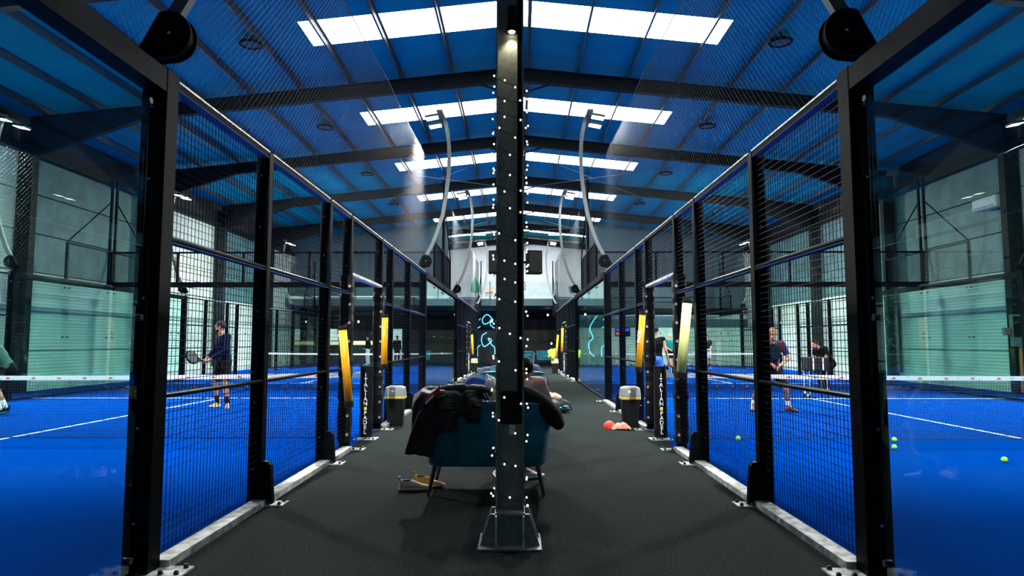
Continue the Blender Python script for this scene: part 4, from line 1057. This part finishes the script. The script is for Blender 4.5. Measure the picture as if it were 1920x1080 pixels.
# woman seen through the right door opening
L5 = (3.50, 17.0, 0); r5 = PI
_, J, Hn = person('person', 'woman in black tank top and blue shorts beyond the right door', L5, r5,
    dict(wrl=(-.32,-.02,.92), ell=(-.25,.04,1.18)), dict(shirt='short_black', sleeve=0, bottom='jeans_blue', leg=.7, shoe='cloth_white'), voxel=.012, scale=1.0)
g = W2(L5, r5, Hn['l'][0]); racket('padel racket hanging from the hand of the woman in black', g, (.55, 0, -.6), (.3, -1, 0), 'racket_teal')
racket('pale racket leaning below the hand of the woman in black', g + Vector((0, .05, .02)), (-.3, 0, -.8), (.3, -1, 0), 'lid_grey')
front = dict(ell=(-.25,.03,1.17), elr=(.25,.03,1.17), wrl=(-.10,-.20,1.02), wrr=(.08,-.20,1.0))
person('person', 'bald man in teal shirt on the far right court', (7.55, 33.5, 0), .2, front, dict(shirt='shirt_teal', sleeve=.7, bottom='short_black', leg=.8, shoe='cloth_white'), voxel=.014, bald=True)
person('person', 'man in dark shirt and pale shorts on the far right court', (10.05, 36.0, 0), .1, front, dict(shirt='shirt_dark', sleeve=.7, bottom='cloth_white', leg=.85, sock='short_black', shoe='short_black'), voxel=.014)
person('person', 'dark figure standing before the lit doorway on the left', (-7.35, 41.6, 0), .6, {}, dict(shirt='short_black', sleeve=1.9, bottom='short_black', leg=1.95, shoe='short_black'), voxel=.016)
person('person', 'figure in white trousers leaning at the bar on the left', (-9.1, 41.4, 0), -.9, front, dict(shirt='short_black', sleeve=1.9, bottom='cloth_white', leg=1.95, shoe='cloth_white'), voxel=.016)
# seated person on the sofa, back to the viewer
L8 = (0.02, 6.55, 0); r8 = PI
_, J, Hn = person('person', 'dark haired person in a peach top seated on the blue sofa', L8, r8,
    dict(pelvis=(0,.06,.60), waist=(0,.04,.72), chest=(-.02,.0,.90), neck=(-.09,-.02,1.01), head=(-.11,-.03,1.09), shl=(-.26,-.02,.965), shr=(.14,-.02,.95),
         ell=(-.34,-.14,.76), elr=(.22,-.16,.72), wrl=(-.20,-.38,.68), wrr=(.1,-.40,.66), hil=(-.1,.02,.56), hir=(.1,.02,.56), knl=(-.17,-.40,.52), knr=(.14,-.42,.52),
         anl=(-.10,-.32,.09), anr=(.14,-.36,.09), tol=(-.22,-.38,.03), tor=(.16,-.52,.03)),
    dict(shirt='velvet_peach', sleeve=1.8, bottom='short_black', leg=1.9, shoe='cloth_white', sole='sole_white'), yaw=.3, voxel=.009)

# ================================================================== BALL BASKET, WALL FITTINGS, LOUNGE
bk = thing('ball_basket', 'black ball basket on a wheeled metal stand on the right court', 'ball basket', (7.45, 17.0, 0))
for a in range(4):
    x, y = (-.22, .22)[a % 2], (-.16, .16)[a//2]
    lg = obj('leg', MB().tube([(x, y, .08), (x*.95, y*.95, 1.0)], .012, 6), 'galv', bk)
    obj('wheel', MB().prism([(.04*math.cos(2*PI*k/12), .04+.04*math.sin(2*PI*k/12)) for k in range(12)], -.012, .012, 'x'), 'black_matte', lg, (x, y, 0))
obj('basket_bag', MB().loft([[(a, b_, z) for a, b_ in oct(-w, w, -d, d, .04)] for w, d, z in ((.22, .17, .64), (.26, .2, .68), (.27, .21, .98), (.25, .19, 1.0))]), 'coat_black', bk)
for x in (-.12, .12): obj('strap', B(x-.02, x+.02, -.215, -.205, .68, .98), 'print_white', bk)
obj('lower_shelf', B(-.2, .2, -.15, .15, .2, .215), 'black_matte', bk)
def ring_lamp(x, y, label):
    z = roof_z(x); t = thing('ceiling_lamp', label, 'lamp', (x, y, z-.2), 0, 'round ceiling lamps')
    obj('reflector', torus(.24, .035, 20, 6), 'black_paint', t)
    obj('diffuser', MB().lathe([(.2, -.01), (.2, .01)], 18), 'mezz_teal', t)
    obj('stem', MB().tube([(0, 0, 0), (0, 0, .2)], .015, 6), 'black_paint', t)
for s, a in ((-1, 'left'), (1, 'right')):
    for k, o in enumerate(('nearest', 'second', 'third', 'fourth')): ring_lamp(s*6.17, 15.25+6.1*k, 'unlit round lamp under the roof on the %s, %s in its row' % (a, o))
def ac_unit(loc, s, label):
    t = thing('air_conditioner', label, 'air conditioner', loc)
    obj('casing', MB().cbox(-.14, .14, -.5, .5, 0, .34, .03), 'ac_white', t)
    obj('louvre', B(min(-s*.146, -s*.13), max(-s*.146, -s*.13), -.42, .42, .03, .09), 'lid_grey', t)
ac_unit((13.5, 19.2, 5.15), 1, 'white air conditioner high on the right hall wall'); ac_unit((-13.5, 26.0, 4.6), -1, 'white air conditioner high on the left hall wall')
eb = thing('electrical_box', 'grey electrical box with red switch on the right wall column', 'electrical box', (13.2, 18.05, 1.25))
obj('enclosure', MB().cbox(-.14, .14, -.12, .0, 0, .85, .015), 'box_grey', eb); obj('door_panel', B(-.11, .11, -.13, -.12, .25, .8), 'bin_black', eb)
sw = obj('switch_box', MB().cbox(-.34, -.18, -.1, 0, .3, .5, .01), 'box_grey', eb); obj('red_button', MB().lathe([(.04, 0), (.035, .03)], 12), 'cloth_red', sw, (-.26, -.1, .36), (PI/2, 0, 0))
obj('conduit', MB().tube([(.1, -.06, -1.2), (.1, -.06, 0)], .05, 8), 'pipe_orange', eb); obj('conduit', MB().tube([(.1, -.06, .85), (.1, -.06, 2.2)], .02, 8), 'black_matte', eb)
# neon line figure on the black wall
nn = thing('neon_sign', 'blue neon line figure glowing on the black wall under the mezzanine', 'neon sign', (-1.55, 46.9, 1.3))
def neon(pts):
    P = []
    n = len(pts)
    for i in range(n-1):
        p0, p1, p2, p3 = [Vector((p[0], 0, p[1])) for p in (pts[max(i-1,0)], pts[i], pts[i+1], pts[min(i+2,n-1)])]
        for k in range(6):
            u = k/6; P.append(0.5*((2*p1) + (p2-p0)*u + (2*p0-5*p1+4*p2-p3)*u*u + (3*p1-p0-3*p2+p3)*u**3))
    P.append(Vector((pts[-1][0], 0, pts[-1][1]))); return MB().tube(P, .028, 6)
obj('neon_tube', neon([(-.55,.75),(-.85,.55),(-.9,.15),(-.75,-.2),(-.5,-.1),(-.2,.2),(-.45,.35),(-.2,-.1),(0,-.3),(.0,-.9)]), 'neon', nn)
obj('neon_tube', neon([(-.1,1.6),(-.5,2.0),(-.85,1.7),(-.75,1.35),(-.4,1.45),(-.2,1.7),(-.3,1.3),(.0,1.05)]), 'neon', nn)
obj('neon_tube', neon([(.3,1.9),(.6,1.5),(.8,1.0),(.6,.4),(.9,.0),(.8,-.6),(.5,-.9)]), 'neon', nn)
# bar counter and lit doorway on the left under the mezzanine
br = thing('bar_counter', 'bar counter with a glowing cream front on the left under the mezzanine', 'bar', (-9.95, 42.9, 0))
obj('counter_body', B(-1.6, 1.6, -.3, .3, 0, 1.22), 'wall_dark', br); obj('counter_top', B(-1.7, 1.7, -.38, .38, 1.46, 1.5), 'wood_dark', br); obj('glowing_front', B(-1.65, 1.65, -.34, .3, 1.22, 1.46), 'bar_glow', br)
dw = struct('door_1', 'lit white doorway behind the far left court', B(-8.75, -7.95, 46.95, 46.99, 0.1, 2.3), 'screen')
obj('door_frame', MB().box(-8.85, -8.75, 46.9, 47.0, 0, 2.4).box(-7.95, -7.85, 46.9, 47.0, 0, 2.4).box(-8.85, -7.85, 46.9, 47.0, 2.3, 2.4), 'black_paint', dw)
wn = struct('window_1', 'lit white window left of the bar', B(-13.0, -12.4, 46.95, 46.99, 1.2, 2.3), 'screen')
for i, (x, y, z, l) in enumerate(((-.2, 44.5, 3.2, 'warm bulb hanging in the dark lounge, left'), (2.0, 44.0, 3.15, 'warm bulb hanging in the dark lounge, right'), (2.3, 45.5, 1.3, 'low warm lamp glowing in the dark lounge'), (-8.6, 43.5, 2.7, 'warm bulb hanging before the bar, right one'), (-10.2, 43.5, 2.7, 'warm bulb hanging before the bar, left one'))):
    t = thing('pendant_bulb', l, 'lamp', (x, y, z), 0, 'warm bulbs in the lounge')
    obj('bulb', MB().ell((0, 0, 0), (.06, .06, .07), 10, 8), 'warm_lamp', t, smooth=True)
    obj('cord' if z > 2 else 'stand', MB().tube([(0, 0, 0), (0, 0, 3.54-z if z > 2 else -z)], .008, 5), 'black_matte', t)
# mezzanine furniture
def cafe_chair(loc, rz, m, label):
    t = thing('cafe_chair', label, 'chair', loc, rz, 'mezzanine chairs')
    obj('seat', MB().loft([[(a, b_, z) for a, b_ in oct(-w, w, -w, w, .08)] for w, z in ((.20, .42), (.23, .46), (.22, .48))]), m, t)
    solid(obj('backrest', grid_cloth(lambda u, v: (.24*math.sin((u-.5)*2.2), .22-.10*(1-math.cos((u-.5)*2.2))+.05*v, .46+.40*v*(1-.3*(2*u-1)**2)), 10, 6), m, t, smooth=True), .02)
    for a in ((-.2, -.2), (.2, -.2), (-.2, .2), (.2, .2)): obj('leg', MB().tube([(a[0]*.5, a[1]*.5, .43), (a[0]*1.1, a[1]*1.1, 0)], .014, 6), 'black_paint', t)
cafe_chair((-3.6, 41.0, 3.95), .5, 'velvet_peach', 'peach cafe chair on the mezzanine, leftmost'); cafe_chair((-1.7, 41.0, 3.95), -.4, 'velvet_peach', 'peach cafe chair on the mezzanine beside the column')
cafe_chair((3.45, 41.0, 3.95), .9, 'velvet_light', 'teal cafe chair on the mezzanine, right side')
pb = thing('parasol', 'closed green parasol standing on the mezzanine', 'parasol', (-2.55, 41.2, 3.95))
obj('canopy', MB().lathe([(.10, .45), (.28, .5), (.22, 1.0), (.05, 1.35)], 8), 'plastic_green', pb); obj('pole', MB().tube([(0, 0, 0), (0, 0, 1.5)], .02, 8), 'black_paint', pb); obj('foot', MB().lathe([(.25, 0), (.25, .06)], 14), 'black_paint', pb)
# LED signs
for loc, l in (((-12.0, 46.9, 2.2), 'red and blue LED sign glowing left of the bar'), ((6.3, 40.5, 2.0), 'red and blue LED sign on the right partition')):
    t = thing('led_sign', l, 'sign', loc)
    obj('board', B(-.45, .45, -.03, .05, -.25, .25), 'black_matte', t); obj('blue_row', B(-.4, .4, -.045, -.03, .04, .2), 'led_blue', t); obj('red_row', B(-.4, .0, -.045, -.03, -.2, -.04), 'led_red', t)
# fill lights added out of view behind a rafter to brighten the end wall
for x, l in ((-3.2, 'left added fill light behind the last rafters, washing the end wall'), (3.2, 'right added fill light behind the last rafters, washing the end wall')):
    t = thing('added_fill_light', l, 'lamp', (x, 42.95, RZ - SLOPE*abs(x) - 0.02), 0, 'added fill lights')
    obj('casing', B(-1.2, 1.2, -.05, .05, 0, .08), 'ac_white', t); obj('tube', B(-1.15, 1.15, -.03, .03, -.012, 0), 'added_fill', t)
    obj('hanger', B(-.02, .02, -.26, -.04, .06, .09), 'black_paint', t)
